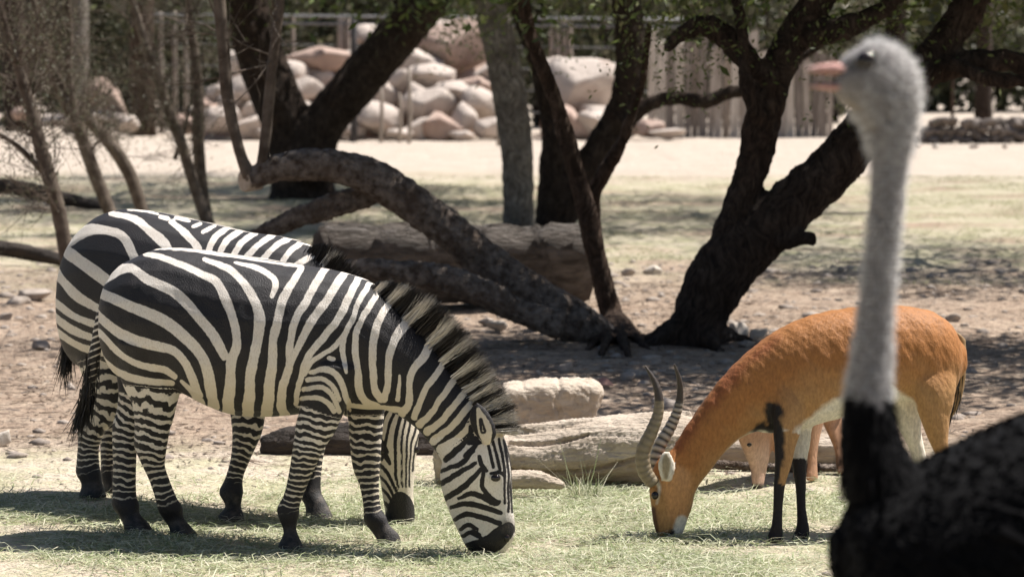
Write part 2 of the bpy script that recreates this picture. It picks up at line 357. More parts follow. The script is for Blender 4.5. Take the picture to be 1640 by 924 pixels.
# ------------------------------------------------------------------ leaves and twigs
def leaf_cards(C, n, spread, size, pal, asp=.38, up=.4):
    """n leaf faces round every centre C"""
    m = len(C) * n; B = np.repeat(np.asarray(C), n, 0) + rng.normal(0, 1, (m, 3)) * np.asarray(spread)
    D = unit(rng.normal(0, 1, (m, 3))); S = unit(np.cross(D, unit(rng.normal(0, 1, (m, 3)) + np.array((0, 0, up)))))
    L = size * rng.uniform(.6, 1.4, m); W = L * asp
    V = np.stack((B, B + D * (L * .5)[:, None] + S * (W / 2)[:, None], B + D * L[:, None], B + D * (L * .5)[:, None] - S * (W / 2)[:, None]), 1)
    Fq = np.arange(m * 4).reshape(m, 4); pal = np.asarray(pal); c = pal[rng.integers(0, len(pal), m)] * rng.uniform(.75, 1.25, (m, 1))
    return V.reshape(-1, 3), Fq, np.repeat(c, 4, 0)
def twiggery(starts, n1, l1, n2, l2, r, upb=.35):
    """starts: (point, direction); returns tubes and tip points"""
    T, tips = [], []
    for p, d in starts:
        p = np.asarray(p, float); d = np.asarray(d, float) / np.linalg.norm(d)
        for _ in range(n1):
            e = unit(d + rng.normal(0, .55, 3) + (0, 0, upb * .5)); L = l1 * rng.uniform(.6, 1.3)
            mid = p + e * L * .5 + rng.normal(0, .08 * l1, 3); q = p + e * L + rng.normal(0, .1 * l1, 3)
            T.append(tube([(*p, r), (*mid, r * .75), (*q, r * .45)], 5, 2)); tips += [mid, q]
            for _ in range(n2):
                t = rng.uniform(.3, 1); s = p + (q - p) * t; e2 = unit(e + rng.normal(0, .75, 3)); l = l2 * rng.uniform(.5, 1.3)
                z = s + e2 * l; k = s + e2 * l * .5 + rng.normal(0, .06 * l2, 3)
                T.append(tube([(*s, r * .45), (*k, r * .32), (*z, r * .15)], 4, 1)); tips += [k, z]
    return T, tips
OLIVE = [(.085, .12, .028), (.11, .14, .04), (.07, .095, .025), (.14, .155, .06)]
BG1 = [(.085, .09, .045), (.11, .11, .06), (.065, .07, .036), (.14, .13, .085)]
GREY = [(.10, .105, .06), (.13, .125, .08), (.08, .085, .045), (.15, .13, .09)]

def tree(name, base, label, trunk_parts, mat, tw=None, leafn=14, spread=.16, size=.06, pal=OLIVE, group=None, vox=None, catg='tree', extra_tips=None, bump_amp=.012, zmin=0., domes=(), top=None):
    o = thing(name, base, label, catg, group)
    if vox:
        V, Fc, Nn = remesh(trunk_parts, vox, 2, .4)
        V = V + Nn * (bump_amp * (sn3(V * np.array((1, 1, .35)), 34, 2) + .9 * sn3(V, 11, 5) + .5 * rng.normal(0, .5, len(V))))[:, None]
        mk('trunk', V, Fc, mat, o)
    else:
        V, Fc = cat(trunk_parts); mk('trunk', V, Fc, mat, o)
    if tw:
        T, tips = [t for t in tw[0] if t[0][:, 2].min() > zmin - .25], [p for p in tw[1] if p[2] > zmin]
        dt = []
        for cx, cy, cz, rx, ry, rz, k in domes:      # leafy boughs that spread over the clearing
            q0 = np.array(top if top is not None else (base[0], base[1], cz - rz)); hub = np.array((cx, cy, cz - rz * .5))
            T.append(tube([(*q0, .07), (*((q0 + hub) / 2 + (0, 0, .15)), .055), (*hub, .035)], 7, 4))
            for _ in range(k):
                e = rng.normal(0, 1, 3); e = e / np.linalg.norm(e) * rng.uniform(.25, 1) ** .45; p = np.array((cx, cy, cz)) + e * (rx, ry, rz); dt.append(p); dt.append(p + rng.normal(0, .2, 3))
                if rng.random() < .15: T.append(tube([(*hub, .02), (*((hub + p) / 2 + rng.normal(0, .12, 3)), .014), (*p, .005)], 5, 2))
        V, Fc = cat(T); tag(mk('branches', V, Fc, MAT['sap'], o), kind='stuff')
        if leafn:
            C = np.array(tips); V, Fq, c = leaf_cards(C, leafn, spread, size, pal)
            if dt:
                V2, F2, c2 = leaf_cards(np.array(dt), 32, spread, size * 1.2, pal); V, Fq, c = np.concatenate((V, V2)), np.concatenate((Fq, F2 + len(V))), np.concatenate((c, c2))
            if extra_tips:
                V2, F2, c2 = leaf_cards(np.array(extra_tips), 150, spread * .8, size * .42, pal); V, Fq, c = np.concatenate((V, V2)), np.concatenate((Fq, F2 + len(V))), np.concatenate((c, c2))
            tag(mk('crown', V, Fq, MAT['leaf'], o, smooth=False, cols=c), kind='stuff')
    return o

# big forked tree on the right of the clearing
Y = 23.2
E_main = wp([(1108, 590, 62), (1112, 566, 50), (1119, 535, 42), (1126, 495, 45), (1150, 445, 51), (1185, 405, 49), (1232, 360, 45), (1290, 310, 42), (1345, 258, 40), (1390, 205, 38), (1435, 160, 34), (1480, 110, 31), (1522, 55, 28), (1565, -10, 26), (1620, -110, 22, .3), (1660, -230, 14, .4)], Y)
E_left = wp([(1140, 470, 34), (1165, 400, 32), (1183, 335, 27), (1198, 290, 26), (1212, 245, 28), (1218, 205, 30), (1232, 150, 29), (1255, 90, 28), (1285, 40, 28), (1320, -20, 25), (1345, -120, 19), (1350, -240, 11)], Y)
E_parts = [tube(E_main, 16, 5), tube(E_left, 14, 5),
  tube(wp([(1245, 388, 16), (1280, 383, 13), (1305, 382, 11)], Y - .15), 10, 3),
  tube(wp([(1240, 130, 18), (1205, 105, 18), (1170, 66, 19), (1130, 42, 19), (1095, 52, 14), (1066, 80, 6)], Y - .1), 10, 4),
  tube(wp([(1290, 60, 18), (1345, 46, 21), (1400, 25, 16), (1450, -20, 12), (1500, -100, 8)], Y - .1), 10, 4),
  tube(wp([(1206, 190, 11), (1196, 130, 11), (1189, 60, 9), (1178, -10, 9), (1160, -120, 6)], Y - .25), 8, 4),
  tube(wp([(1465, 125, 22), (1510, 112, 22), (1560, 100, 20), (1610, 98, 18), (1670, 108, 17), (1760, 90, 15), (1860, 20, 12), (1940, -80, 8)], Y - .1), 10, 4),
  tube(wp([(1520, 100, 13), (1560, 118, 13), (1600, 128, 12), (1660, 134, 11), (1720, 170, 8), (1760, 190, 5)], Y - .35), 8, 4)]
for a in (-2.6, -1.2, .3, 1.9, 3.0):           # root flares
    p = np.array(E_main[1][:3]); E_parts.append(tube([(p[0], p[1], .22, .10), (p[0] + .22 * math.cos(a), p[1] + .22 * math.sin(a), .07, .075), (p[0] + .5 * math.cos(a), p[1] + .5 * math.sin(a), -.03, .03)], 8, 3))
def up(p, d=(0, 0, 1)): return (np.array(p), np.array(d, float))
st = [up(E_main[-1][:3], (.3, 0, 1)), up(E_main[-2][:3], (1, -.3, .6)), up(E_main[-3][:3], (.3, .8, .8)), up(E_left[-1][:3]), up(E_left[-2][:3], (-.9, .2, .6)), up(E_left[-2][:3], (.1, -.9, .7)),
      up(at(1940, -80, Y), (.6, 0, .8)), up(at(1860, 20, Y), (.3, -.8, .6)), up(at(1760, 90, Y), (.2, .8, .6)), up(at(1500, -100, Y), (.2, -.7, .7)), up(at(1160, -120, Y), (-.5, -.2, .8)), up(at(1450, -20, Y), (.5, .8, .5)), up(at(1345, -120, Y), (-.2, .9, .6))]
tw = twiggery(st, 6, 1.35, 6, .7, .022)
low = [at(u, v, Y + rng.uniform(-.7, .7)) for u, v in [(1090, 30), (1060, 60), (1140, 15), (1080, 88), (1330, 10), (1370, 70), (1440, 15), (1420, 55), (1590, 20), (1540, 40), (1620, 60), (1500, 20), (1110, 5), (1230, 5), (1280, 15), (1385, 95), (1095, 70)]]
tree('acacia_tree', (E_main[1][0], E_main[1][1], 0), 'dark forked tree with two leaning limbs and a cut stub, behind the antelope', E_parts, MAT['bark'], tw, 24, .3, .105, OLIVE, vox=.028, extra_tips=low, bump_amp=.011, zmin=2.75, top=E_left[-2][:3], domes=[(2.7, 21.6, 4.3, 2.1, 2.3, .8, 130), (4.9, 22.6, 4.3, 1.9, 2.6, .8, 150)])

# centre group
Y = 39.0
C_l = wp([(888, 372, 40), (888, 355, 32), (889, 310, 29), (890, 260, 27), (886, 210, 19), (872, 150, 15), (852, 80, 13), (828, 15, 12), (805, -60, 10), (790, -150, 7)], Y)
C_r = wp([(900, 345, 27), (930, 290, 26), (960, 240, 26), (985, 200, 26), (1002, 160, 26), (1010, 114, 25), (1010, 50, 25), (1000, -10, 23), (985, -90, 18), (990, -190, 11)], Y)
C_b = wp([(1000, 200, 14), (1022, 180, 13), (1050, 163, 12), (1085, 157, 12), (1130, 163, 12), (1165, 150, 11), (1196, 142, 10), (1260, 110, 8), (1330, 60, 6)], Y - .2)
tw = twiggery([up(C_l[-1][:3]), up(C_r[-1][:3]), up(C_r[-2][:3], (1, -.4, .6)), up(C_l[-2][:3], (-.8, -.5, .6)), up(C_r[-2][:3], (-.3, -1, .5)), up(C_l[-2][:3], (-.2, .9, .6)), up(C_b[-1][:3], (1, 0, .7))], 5, 1.7, 6, .9, .03)
low = [at(u, v, Y + rng.uniform(-1, 1)) for u, v in [(880, 20), (930, 15), (960, 30), (1050, 20), (1090, 10), (860, 45), (920, 40), (1060, 60), (900, 5)]]
tree('acacia_tree', (C_l[1][0], C_l[1][1], 0), 'dark twin-stemmed tree beyond the hollow log, with one limb reaching right', [tube(C_l, 12, 4), tube(C_r, 12, 4), tube(C_b, 9, 4)], MAT['bark'], tw, 20, .38, .13, OLIVE, vox=.04, extra_tips=low, zmin=3.1, top=C_r[-2][:3], domes=[(1.7, 43.5, 6.2, 2.4, 4.5, 1., 190), (2.3, 37.5, 6, 2.2, 2, 1, 60)])
B_t = wp([(832, 372, 30), (831, 355, 26), (830, 300, 25), (828, 240, 26), (820, 180, 28), (808, 110, 27), (795, 50, 26), (780, -10, 24), (760, -100, 18), (750, -200, 11)], 38.2)
tw = twiggery([up(B_t[-1][:3]), up(B_t[-2][:3], (-1, .3, .5)), up(B_t[-2][:3], (.3, -1, .5)), up(B_t[-3][:3], (-.6, .8, .5)), up(B_t[-3][:3], (-.9, -.6, .5))], 5, 1.7, 6, .9, .03)
low = [at(u, v, 38 + rng.uniform(-1, 1)) for u, v in [(760, 15), (730, 5), (770, 45), (745, 30)]]
tree('acacia_tree', (B_t[1][0], B_t[1][1], 0), 'single grey sunlit trunk standing beside the twin-stemmed tree', [tube(B_t, 14, 4)], MAT['bark_grey'], tw, 20, .38, .13, OLIVE, vox=.035, extra_tips=low, zmin=3.1)
Yd = 24.3
D_t = wp([(990, 545, 24), (984, 520, 19), (970, 470, 17), (960, 430, 17), (952, 395, 17), (940, 340, 16), (925, 285, 15), (908, 225, 14), (890, 165, 13), (868, 105, 12), (848, 50, 11), (838, 0, 10), (830, -80, 8), (815, -180, 5)], Yd)
D_g = wp([(964, 440, 12), (955, 390, 13), (949, 350, 14), (950, 315, 13), (965, 280, 13), (990, 240, 11), (1010, 190, 9), (1030, 120, 7), (1040, 40, 5)], Yd + .35)
tw = twiggery([up(D_t[-1][:3]), up(D_t[-2][:3], (-.8, -.3, .7)), up(D_t[-3][:3], (.7, .4, .6)), up(D_g[-1][:3], (.3, .4, 1)), up(D_t[-2][:3], (0, -1, .7)), up(D_g[-2][:3], (.8, -.4, .6))], 7, 1.15, 6, .6, .014)
roots = []
for u, v in [(1040, 560), (1010, 575), (940, 560), (1030, 540), (960, 575)]:
    g = grd(u, v); p = np.array(D_t[1][:3]); roots.append(tube([(p[0], p[1], .12, .06), (*((p + g) / 2)[:2], .05, .045), (g[0], g[1], -.01, .02)], 7, 3))
tree('acacia_tree', (D_t[1][0], D_t[1][1], 0), 'slender curving tree with spreading roots at the foot of the arched trunk', [tube(D_t, 10, 4), tube(D_g, 9, 4)] + roots, MAT['bark_red'], tw, 22, .28, .09, OLIVE, vox=.02, bump_amp=.007, zmin=2.8, top=D_t[-2][:3], domes=[(.7, 24.2, 4.5, 1.7, 1.9, .7, 70)])
# large tree on the left
Y = 46.0
A_l = wp([(486, 330, 62), (484, 300, 52), (476, 250, 46), (462, 200, 42), (440, 150, 40), (416, 90, 38), (402, 40, 36), (390, -10, 34), (372, -90, 26), (360, -190, 14)], Y)
A_r = wp([(488, 290, 40), (500, 240, 38), (520, 195, 35), (560, 147, 36), (600, 100, 36), (640, 55, 35), (682, 5, 34), (725, -50, 30), (770, -130, 20), (800, -220, 10)], Y - .2)
tw = twiggery([up(A_l[-1][:3]), up(A_l[-2][:3], (-1, -.3, .5)), up(A_r[-1][:3], (.5, 0, 1)), up(A_r[-2][:3], (.3, -1, .5)), up(A_r[-2][:3], (-.6, .4, .8)), up(A_l[-2][:3], (.5, -.9, .6)), up(A_r[-3][:3], (.8, .6, .3))], 6, 1.9, 6, 1., .035)
low = [at(u, v, Y + rng.uniform(-1.5, 1.5)) for u, v in [(340, 10), (380, 5), (720, 20), (700, 50), (760, 10), (330, 40), (460, 5)]]
tree('acacia_tree', (A_l[1][0], A_l[1][1], 0), 'massive dark forked tree beyond the raised cut end of the arched trunk', [tube(A_l, 16, 4), tube(A_r, 14, 4)], MAT['bark'], tw, 22, .42, .15, OLIVE, vox=.045, extra_tips=low, zmin=3.3, top=A_l[-2][:3], domes=[(.2, 50, 6.3, 2.4, 2.6, .9, 150), (-3., 52, 6.3, 3.2, 6, 1., 150), (-2.2, 43, 6.6, 2.5, 2.5, 1, 60)])

p = (5.0, 42.0); H_t = [(p[0], p[1], -.1, .2), (p[0] + .03, p[1], 1.2, .15), (p[0] + .1, p[1], 2.6, .14), (p[0] + .2, p[1], 4.4, .1), (p[0] + .2, p[1], 5.6, .05)]
tree('acacia_tree', (*p, 0), 'straight trunk behind the ostrich\'s neck, carrying a broad crown', [tube(H_t, 10, 4)], MAT['bark'], twiggery([up(H_t[-1][:3])], 6, 1.6, 5, .8, .03), 22, .4, .13, OLIVE, vox=.035, zmin=3.2, top=H_t[-2][:3], domes=[(5.2, 43, 6, 2.2, 7, 1., 180)])
p = (6.4, 31.5); J_t = [(p[0], p[1], -.1, .3), (p[0] + .05, p[1], 1., .24), (p[0] - .1, p[1], 2.6, .2), (p[0] - .2, p[1], 3.8, .12), (p[0] - .2, p[1], 4.6, .06)]
tree('acacia_tree', (*p, 0), 'broad shade tree at the right edge of the clearing', [tube(J_t, 10, 4)], MAT['bark'], twiggery([up(J_t[-1][:3])], 6, 1.6, 5, .8, .03), 22, .36, .11, OLIVE, vox=.035, zmin=2.9, top=J_t[-2][:3], domes=[(6.4, 33.5, 5.0, 2.0, 5.0, .8, 190)])
# saplings on the left
def sapling(rows, Y, label, nt=8, l1=.55, l2=.35, leaf=3, more=()):
    p = wp(rows, Y); parts = [tube(p, 8, 4, .06)] + [tube(wp(r, Y), 7, 3, .06) for r in more]; st = []
    for k in range(3, len(p)):
        for _ in range(2): st.append((np.array(p[k][:3]), np.array((rng.uniform(-1, 1), rng.uniform(-.8, .8), .6))))
    tw = twiggery(st, 5, l1, 7, l2, .006, .5)
    g = (p[0][0], p[0][1], 0)
    return tree('sapling', g, label, parts, MAT['sap'], tw, leaf, .10, .028, GREY, 'thin saplings growing beyond the zebras', catg='sapling')
sapling([(118, 492, 15), (112, 455, 13), (105, 400, 12), (95, 340, 12), (80, 290, 12), (62, 225, 11), (45, 160, 10), (30, 110, 8), (10, 50, 7), (-15, -40, 5)], 27.0, 'leftmost thin sapling, its brown stem rising behind the rump of the farther zebra', more=[[(68, 275, 5), (45, 250, 5), (20, 228, 4), (-15, 208, 3)]])
sapling([(205, 410, 12), (180, 350, 11), (160, 300, 11), (142, 250, 11), (125, 205, 10), (105, 165, 9), (85, 120, 8), (65, 60, 6), (50, -20, 5)], 33.5, 'dark leaning sapling stem, close beside a paler bowed one', more=[[(125, 205, 8), (110, 120, 6), (112, 50, 5), (105, -30, 4)]])
sapling([(250, 400, 11), (228, 338, 10), (210, 285, 11), (190, 248, 11), (165, 218, 10), (135, 185, 9), (110, 155, 8), (85, 110, 7), (70, 50, 6), (60, -20, 4)], 34.5, 'pale bowed sapling stem leaning left over a darker straight one')
sapling([(345, 378, 12), (330, 352, 10), (315, 310, 9), (300, 260, 9), (285, 215, 9), (270, 180, 8), (255, 130, 8), (240, 90, 8), (225, 45, 7), (205, -20, 5)], 37.0, 'thin sapling slanting left from a foot shared with an upright one')
sapling([(340, 382, 14), (330, 350, 11), (322, 290, 10), (318, 220, 10), (317, 150, 9), (312, 90, 8), (304, 40, 7), (300, -30, 5)], 37.3, 'upright thin sapling sharing its foot with a slanting one', more=[[(280, 255, 4), (296, 205, 3), (302, 170, 2)]])

# fallen arched trunk
Y = 23.4
arch = wp([(985, 560, 24), (955, 538, 32), (905, 507, 36), (850, 470, 33), (790, 428, 32), (730, 378, 31), (672, 334, 31), (622, 300, 31), (572, 275, 29), (512, 264, 26), (452, 268, 23), (396, 289, 16)], Y)
br = [wp([(610, 305, 20), (545, 326, 21), (485, 345, 18), (425, 372, 14), (370, 410, 12), (300, 480, 12, .1), (255, 600, 10, .3)], Y + .15), wp([(900, 520, 26), (835, 500, 20), (800, 482, 24), (740, 456, 24), (680, 440, 21), (600, 431, 17), (535, 425, 11)], Y - .5)]
p0 = (arch[1][0], arch[1][1], 0)
o = thing('fallen_trunk', p0, 'weathered arched trunk with a sawn end, leaning up over the zebras', 'fallen trunk')
V, Fc, Nn = remesh([tube(arch, 14, 5, c1=.003)] + [tube(x, 10, 4) for x in br], .02, 2, .4)
V = V + Nn * (.008 * sn3(V, 16, 3) + .006 * sn3(V * np.array((1, .3, 2)), 48, 4) + .003 * rng.normal(0, 1, len(V)))[:, None]
mk('trunk', V, Fc, MAT['wood_arch'], o)
c = np.array(arch[-1][:3]); d = unit(c - np.array(arch[-2][:3])); rr = arch[-1][3]
d = unit(np.array((-.75, -.6, -.1))); mk('sawn_end', *tube([(*(c - d * .10), rr * 1.15), (*(c + d * .03), rr * 1.12), (*(c + d * .034), rr * 1.0)], 14, 1, c0=.001, c1=.003), MAT['wood_pale'], o)
T = [tube(wp(q, Y - .02), 8, 4, .05) for q in ([(400, 282, 12), (386, 250, 9), (374, 205, 9), (364, 150, 10), (358, 80, 10), (352, 10, 10), (345, -60, 8)], [(418, 275, 9), (424, 230, 9), (430, 170, 9), (437, 100, 8), (445, 30, 8), (452, -50, 6)])]
T += twiggery([up(at(366, 120, Y), (-.6, 0, .7)), up(at(356, 60, Y), (-1, .2, .4)), up(at(437, 90, Y), (-1, .1, .2)), up(at(352, 10, Y), (-1, 0, .4)), up(at(445, 30, Y), (.6, 0, .8))], 3, .45, 4, .3, .008)[0]
mk('sprout', *cat(T), MAT['sap'], o)

# hollow grey log (feeding trough)
def trough():
    Y = 26.6; L, Rr = [], []
    prof = [(-.36, .30), (-.37, .05), (-.30, -.24), (-.14, -.34), (.14, -.34), (.30, -.24), (.37, .05), (.36, .30), (.27, .31), (.25, .08), (.14, -.1), (-.14, -.1), (-.25, .08), (-.27, .31)]
    us = np.linspace(496, 945, 34); rings = []
    for i, u in enumerate(us):
        c = at(u, 424 + 3 * math.sin(u * .02), Y); k = 1 + .05 * math.sin(u * .05) + .02 * rng.normal(); e = .82 if i in (0, 33) else 1
        rings.append(np.array([(c[0] + .05 * math.sin(5 * z + i), c[1] + y * k * e, .36 + z * k * e + .012 * rng.normal()) for y, z in prof]))
    V = np.concatenate(rings); k = len(prof); Fc = [(i * k + j, i * k + (j + 1) % k, (i + 1) * k + (j + 1) % k, (i + 1) * k + j) for i in range(33) for j in range(k)]
    Fc += [tuple(range(k))[::-1], tuple(33 * k + j for j in range(k))]
    return V, Fc
V, Fc = trough(); lo = (V[:, 0].mean(), 26.6, 0)
tag(mk('hollow_log', V, Fc, MAT['wood_grey'], loc=lo), 'long grey hollowed log lying behind the arched trunk', 'log')

# logs on the ground
def log(name, rows, Y, label, mat, vox=.014, amp=.008, flat=1., extra=(), group=None, cracks=None):
    p = wp(rows, Y); low = min(q[2] - q[3] for q in p); loc = (p[0][0], p[0][1], 0)
    V, Fc, Nn = remesh([tube(p, 16, 5, .04, c0=.03, c1=.03, flat=flat)] + [tube(wp(e, Y), 10, 4, .05) for e in extra], vox, 1, .4)
    along = V * np.array((.5, 2.5, 2.5))
    V = V + Nn * (amp * sn3(along, 9, 2) + amp * .7 * sn3(along, 26, 5) + .002 * rng.normal(0, 1, len(V)))[:, None]
    if cracks: V = V - Nn * (.03 * np.clip(field(px(V), cracks) / 1.5 + 1, 0, 1) * (Nn[:, 1] < .1))[:, None]
    V[:, 2] = np.maximum(V[:, 2], -.015)
    return tag(mk(name, V, Fc, mat, loc=loc), label, 'log', group)
log('driftwood_log', [(705, 738, 40), (760, 738, 46), (830, 738, 47), (900, 734, 51), (960, 726, 58), (1020, 722, 60), (1075, 714, 54), (1118, 712, 44)], 15.6, 'thick bleached log with a long crack, between the zebra and the antelope', MAT['wood_pale'], .009, .005, 1., [[(820, 690, 10), (880, 686, 12), (960, 678, 12), (1040, 672, 12), (1105, 665, 8)]], cracks=[wline([(815, 709), (860, 711), (905, 705), (942, 696)], [3, 4, 4, 2]), wline([(815, 752), (870, 757), (930, 754), (990, 742), (1030, 730)], [4, 5, 4, 4, 2])])
log('split_branch', [(760, 772, 12), (820, 768, 15), (860, 769, 15), (896, 776, 9)], 15.12, 'short pale branch lying along the foot of the thick bleached log', MAT['wood_pale'], .009, .005)
log('bleached_log', [(1085, 722, 26), (1160, 721, 27), (1240, 722, 28), (1330, 723, 28), (1420, 724, 26)], 16.5, 'pale sunlit log lying behind the antelope\'s front legs', MAT['wood_pale'], .012, .006)
log('thin_stick', [(1075, 741, 5), (1150, 744, 7), (1240, 748, 6), (1350, 750, 7), (1410, 752, 5)], 16.15, 'thin brown stick lying in front of the pale log', MAT['wood_arch'], .008, .003)
log('shade_toned_log', [(424, 716, 20), (470, 714, 33), (560, 712, 36), (640, 714, 34), (715, 720, 28)], 16.9, 'dark deadwood log in shade behind the zebras\' legs', MAT['wood_dark'], .014, .008)  # stands for the bleached log in shade; the shade is in its colour
log('lying_branch', [(-60, 296, 12), (20, 300, 13), (90, 315, 12), (165, 332, 9)], 42.5, 'dark fallen branch on the grass crossed by the sapling stems', MAT['wood_dark'], .03, .01)
log('lying_branch', [(-60, 392, 10), (20, 400, 13), (70, 410, 11), (130, 424, 8)], 31.6, 'dark fallen branch on the ground left of the farther zebra\'s rump', MAT['wood_dark'], .025, .01)
# cut stump block
def stump():
    us = [790, 800, 830, 870, 915, 940, 952, 957]; rr = [.7, .97, 1, 1.01, .99, .97, .86, .6]; rings = []
    th = np.linspace(0, 2 * math.pi, 33)[:-1]; ct = np.sign(np.cos(th)) * np.abs(np.cos(th)) ** .36; sn_ = np.sign(np.sin(th)) * np.abs(np.sin(th)) ** .36
    for u, r in zip(us, rr):
        c = at(u, 648, 17.7); h = (.15 + .01 * math.sin(u * .03)) * r
        rings.append(np.stack((np.full(32, c[0]) + .03 * ct, c[1] + .19 * r * sn_ + (u - 870) * .0009, .148 + h * ct), 1))
    return rings_mesh(rings, .01, .01)
V, Fc, Nn = remesh([stump()], .011, 1, .4)
u_ = px(V)[:, 0]; crack = np.exp(-((u_ - 893 + 4 * np.sin(V[:, 2] * 40)) / 3.2) ** 2) + .6 * np.exp(-((u_ - 842 + 6 * np.sin(V[:, 2] * 25)) / 2.6) ** 2)
V = V + Nn * (.006 * sn3(V * np.array((2, 2, .5)), 22, 2) + .005 * sn3(V, 50, 4) - .014 * crack + .002 * rng.normal(0, 1, len(V)))[:, None]
tag(mk('cut_log', V, Fc, MAT['wood_pale'], loc=(*at(870, 648, 17.7)[:2], 0)), 'short squared cut log with a deep crack beside the zebra\'s mane', 'log')

# ------------------------------------------------------------------ boulders
def ico(sub=3):
    import bmesh
    b = bmesh.new(); bmesh.ops.create_icosphere(b, subdivisions=sub, radius=1); V = np.array([v.co[:] for v in b.verts]); Fc = np.array([[v.index for v in f.verts] for f in b.faces]); b.free(); return V, Fc
IV, IF = ico(3); IV2, IF2 = ico(2)
def rockshape(seed, base=IV, cuts=20):
    r_ = np.random.default_rng(seed); V = base.copy()
    for _ in range(cuts):                      # chop flat facets
        n_ = unit(r_.normal(0, 1, 3)); h = r_.uniform(.34, .74); d = V @ n_ - h; V = V - np.outer(np.maximum(d, 0), n_) * .93
    V = V * (1 + .035 * sn3(V, 3, seed) + .018 * sn3(V, 11, seed + 4))[:, None]; return V / np.abs(V).max(0)
RS = [rockshape(100 + i) for i in range(9)]; RR = np.random.default_rng(5)
def boulder(u, v, wpx, hpx, Y, mat, label, group, name='boulder', k=0, rot=0.):
    c = at(u, v, Y); s = Y / F; V = RS[k % 9].copy(); a = rot; V[:, [0, 2]] = V[:, [0, 2]] @ np.array(((math.cos(a), -math.sin(a)), (math.sin(a), math.cos(a))))
    V = V / np.abs(V).max(0) * np.array((wpx * s / 2, (wpx + hpx) * s * .27, hpx * s / 2)) + c
    return tag(mk(name, V, IF, mat, loc=(c[0], c[1], V[:, 2].min()), smooth=False), label, 'boulder', group)
rk = [(508, 92, 92, 46, 77.5, 1), (480, 118, 50, 40, 77, 0), (520, 125, 60, 44, 77.6, 0), (486, 146, 46, 44, 76.6, 0), (525, 165, 52, 46, 76.8, 1), (495, 185, 56, 46, 76, 0), (470, 205, 44, 34, 75.6, 0), (535, 205, 46, 36, 75.6, 0),
      (600, 60, 70, 40, 79.5, 0), (700, 48, 96, 42, 79.5, 0), (742, 80, 110, 90, 78.6, 1), (672, 78, 70, 44, 78.6, 0), (655, 105, 84, 74, 77.8, 0), (690, 125, 60, 46, 77.4, 0), (612, 148, 62, 56, 77, 0), (610, 192, 74, 58, 76, 0), (665, 155, 60, 46, 76.8, 0),
      (690, 172, 70, 50, 76.5, 0), (662, 205, 50, 38, 75.6, 0), (705, 205, 66, 44, 75.6, 1), (728, 150, 58, 50, 76.8, 0), (765, 138, 62, 40, 77, 1), (770, 165, 52, 44, 76.5, 0), (748, 190, 58, 44, 76, 0), (780, 208, 44, 34, 75.6, 0), (790, 110, 50, 54, 77.6, 0), (588, 172, 40, 44, 76.6, 0), (640, 215, 34, 22, 75.2, 0), (735, 216, 40, 20, 75.2, 0), (575, 210, 40, 30, 75.8, 0), (630, 130, 44, 40, 77.3, 0), (560, 110, 60, 60, 78, 0), (570, 150, 50, 50, 77.4, 1), (800, 170, 50, 60, 77.5, 0), (810, 210, 50, 40, 76.5, 0),
      (385, 100, 60, 70, 77.6, 0), (410, 150, 60, 60, 77, 0), (370, 165, 54, 54, 76.8, 0), (350, 195, 60, 40, 76, 0), (400, 200, 54, 44, 76, 0), (425, 185, 50, 50, 76.4, 0), (330, 175, 44, 44, 77, 1), (430, 215, 40, 26, 75.6, 0), (300, 200, 50, 36, 76.4, 1), (345, 150, 40, 40, 77.2, 0),
      (925, 150, 120, 90, 77.6, 0), (975, 120, 70, 70, 78.4, 0), (905, 200, 60, 50, 76, 1), (945, 195, 60, 50, 76, 0), (975, 190, 60, 56, 76.6, 0), (890, 125, 60, 60, 78, 0), (1000, 205, 60, 44, 76, 0), (1040, 208, 50, 30, 75.6, 1), (1075, 212, 44, 22, 75.4, 0),
      (180, 170, 46, 50, 80, 1), (150, 190, 50, 36, 79, 0), (205, 195, 40, 36, 79, 0), (165, 150, 40, 40, 81, 1), (30, 180, 40, 24, 80, 1), (90, 195, 40, 24, 79, 0)]
for i, (u, v, wq, hq, Yq, dk) in enumerate(rk):
    if i == 0: lb, gp = 'broad tan slab boulder on top of the rock pile beside the fence poles', 'piled boulders'
    elif i == 10: lb, gp = 'largest reddish boulder high on the central rock pile', 'piled boulders'
    elif i == 9: lb, gp = 'white sunlit boulder capping the central rock pile', 'piled boulders'
    elif i < 8: lb, gp = 'tan boulder piled in front of the fence poles by the massive forked tree', 'piled boulders by the poles'
    elif i < 35: lb, gp = 'tan boulder in the tall central rock pile', 'boulders of the central rock pile'
    elif i < 45: lb, gp = 'tan boulder heaped behind the sprouts of the arched trunk', 'boulders behind the sprouts'
    elif i < 54: lb, gp = 'pale boulder heaped behind the twin-stemmed tree', 'boulders behind the twin-stemmed tree'
    else: lb, gp = 'dim boulder among the far trunks behind the saplings', 'boulders among the far trunks'
    if dk and i not in (0, 10) and i < 54: lb = lb.replace('tan boulder', 'reddish-brown boulder').replace('pale boulder', 'reddish-brown boulder'); gp = 'reddish ' + gp
    kq = RR.uniform(.95, 1.55); boulder(u + RR.uniform(-6, 6), v, wq * kq, hq * RR.uniform(1., 1.3), Yq, MAT['rock_b'] if dk else MAT['rock'], lb, gp, k=i * 5 + i // 7, rot=(i * 1.3) % 3)
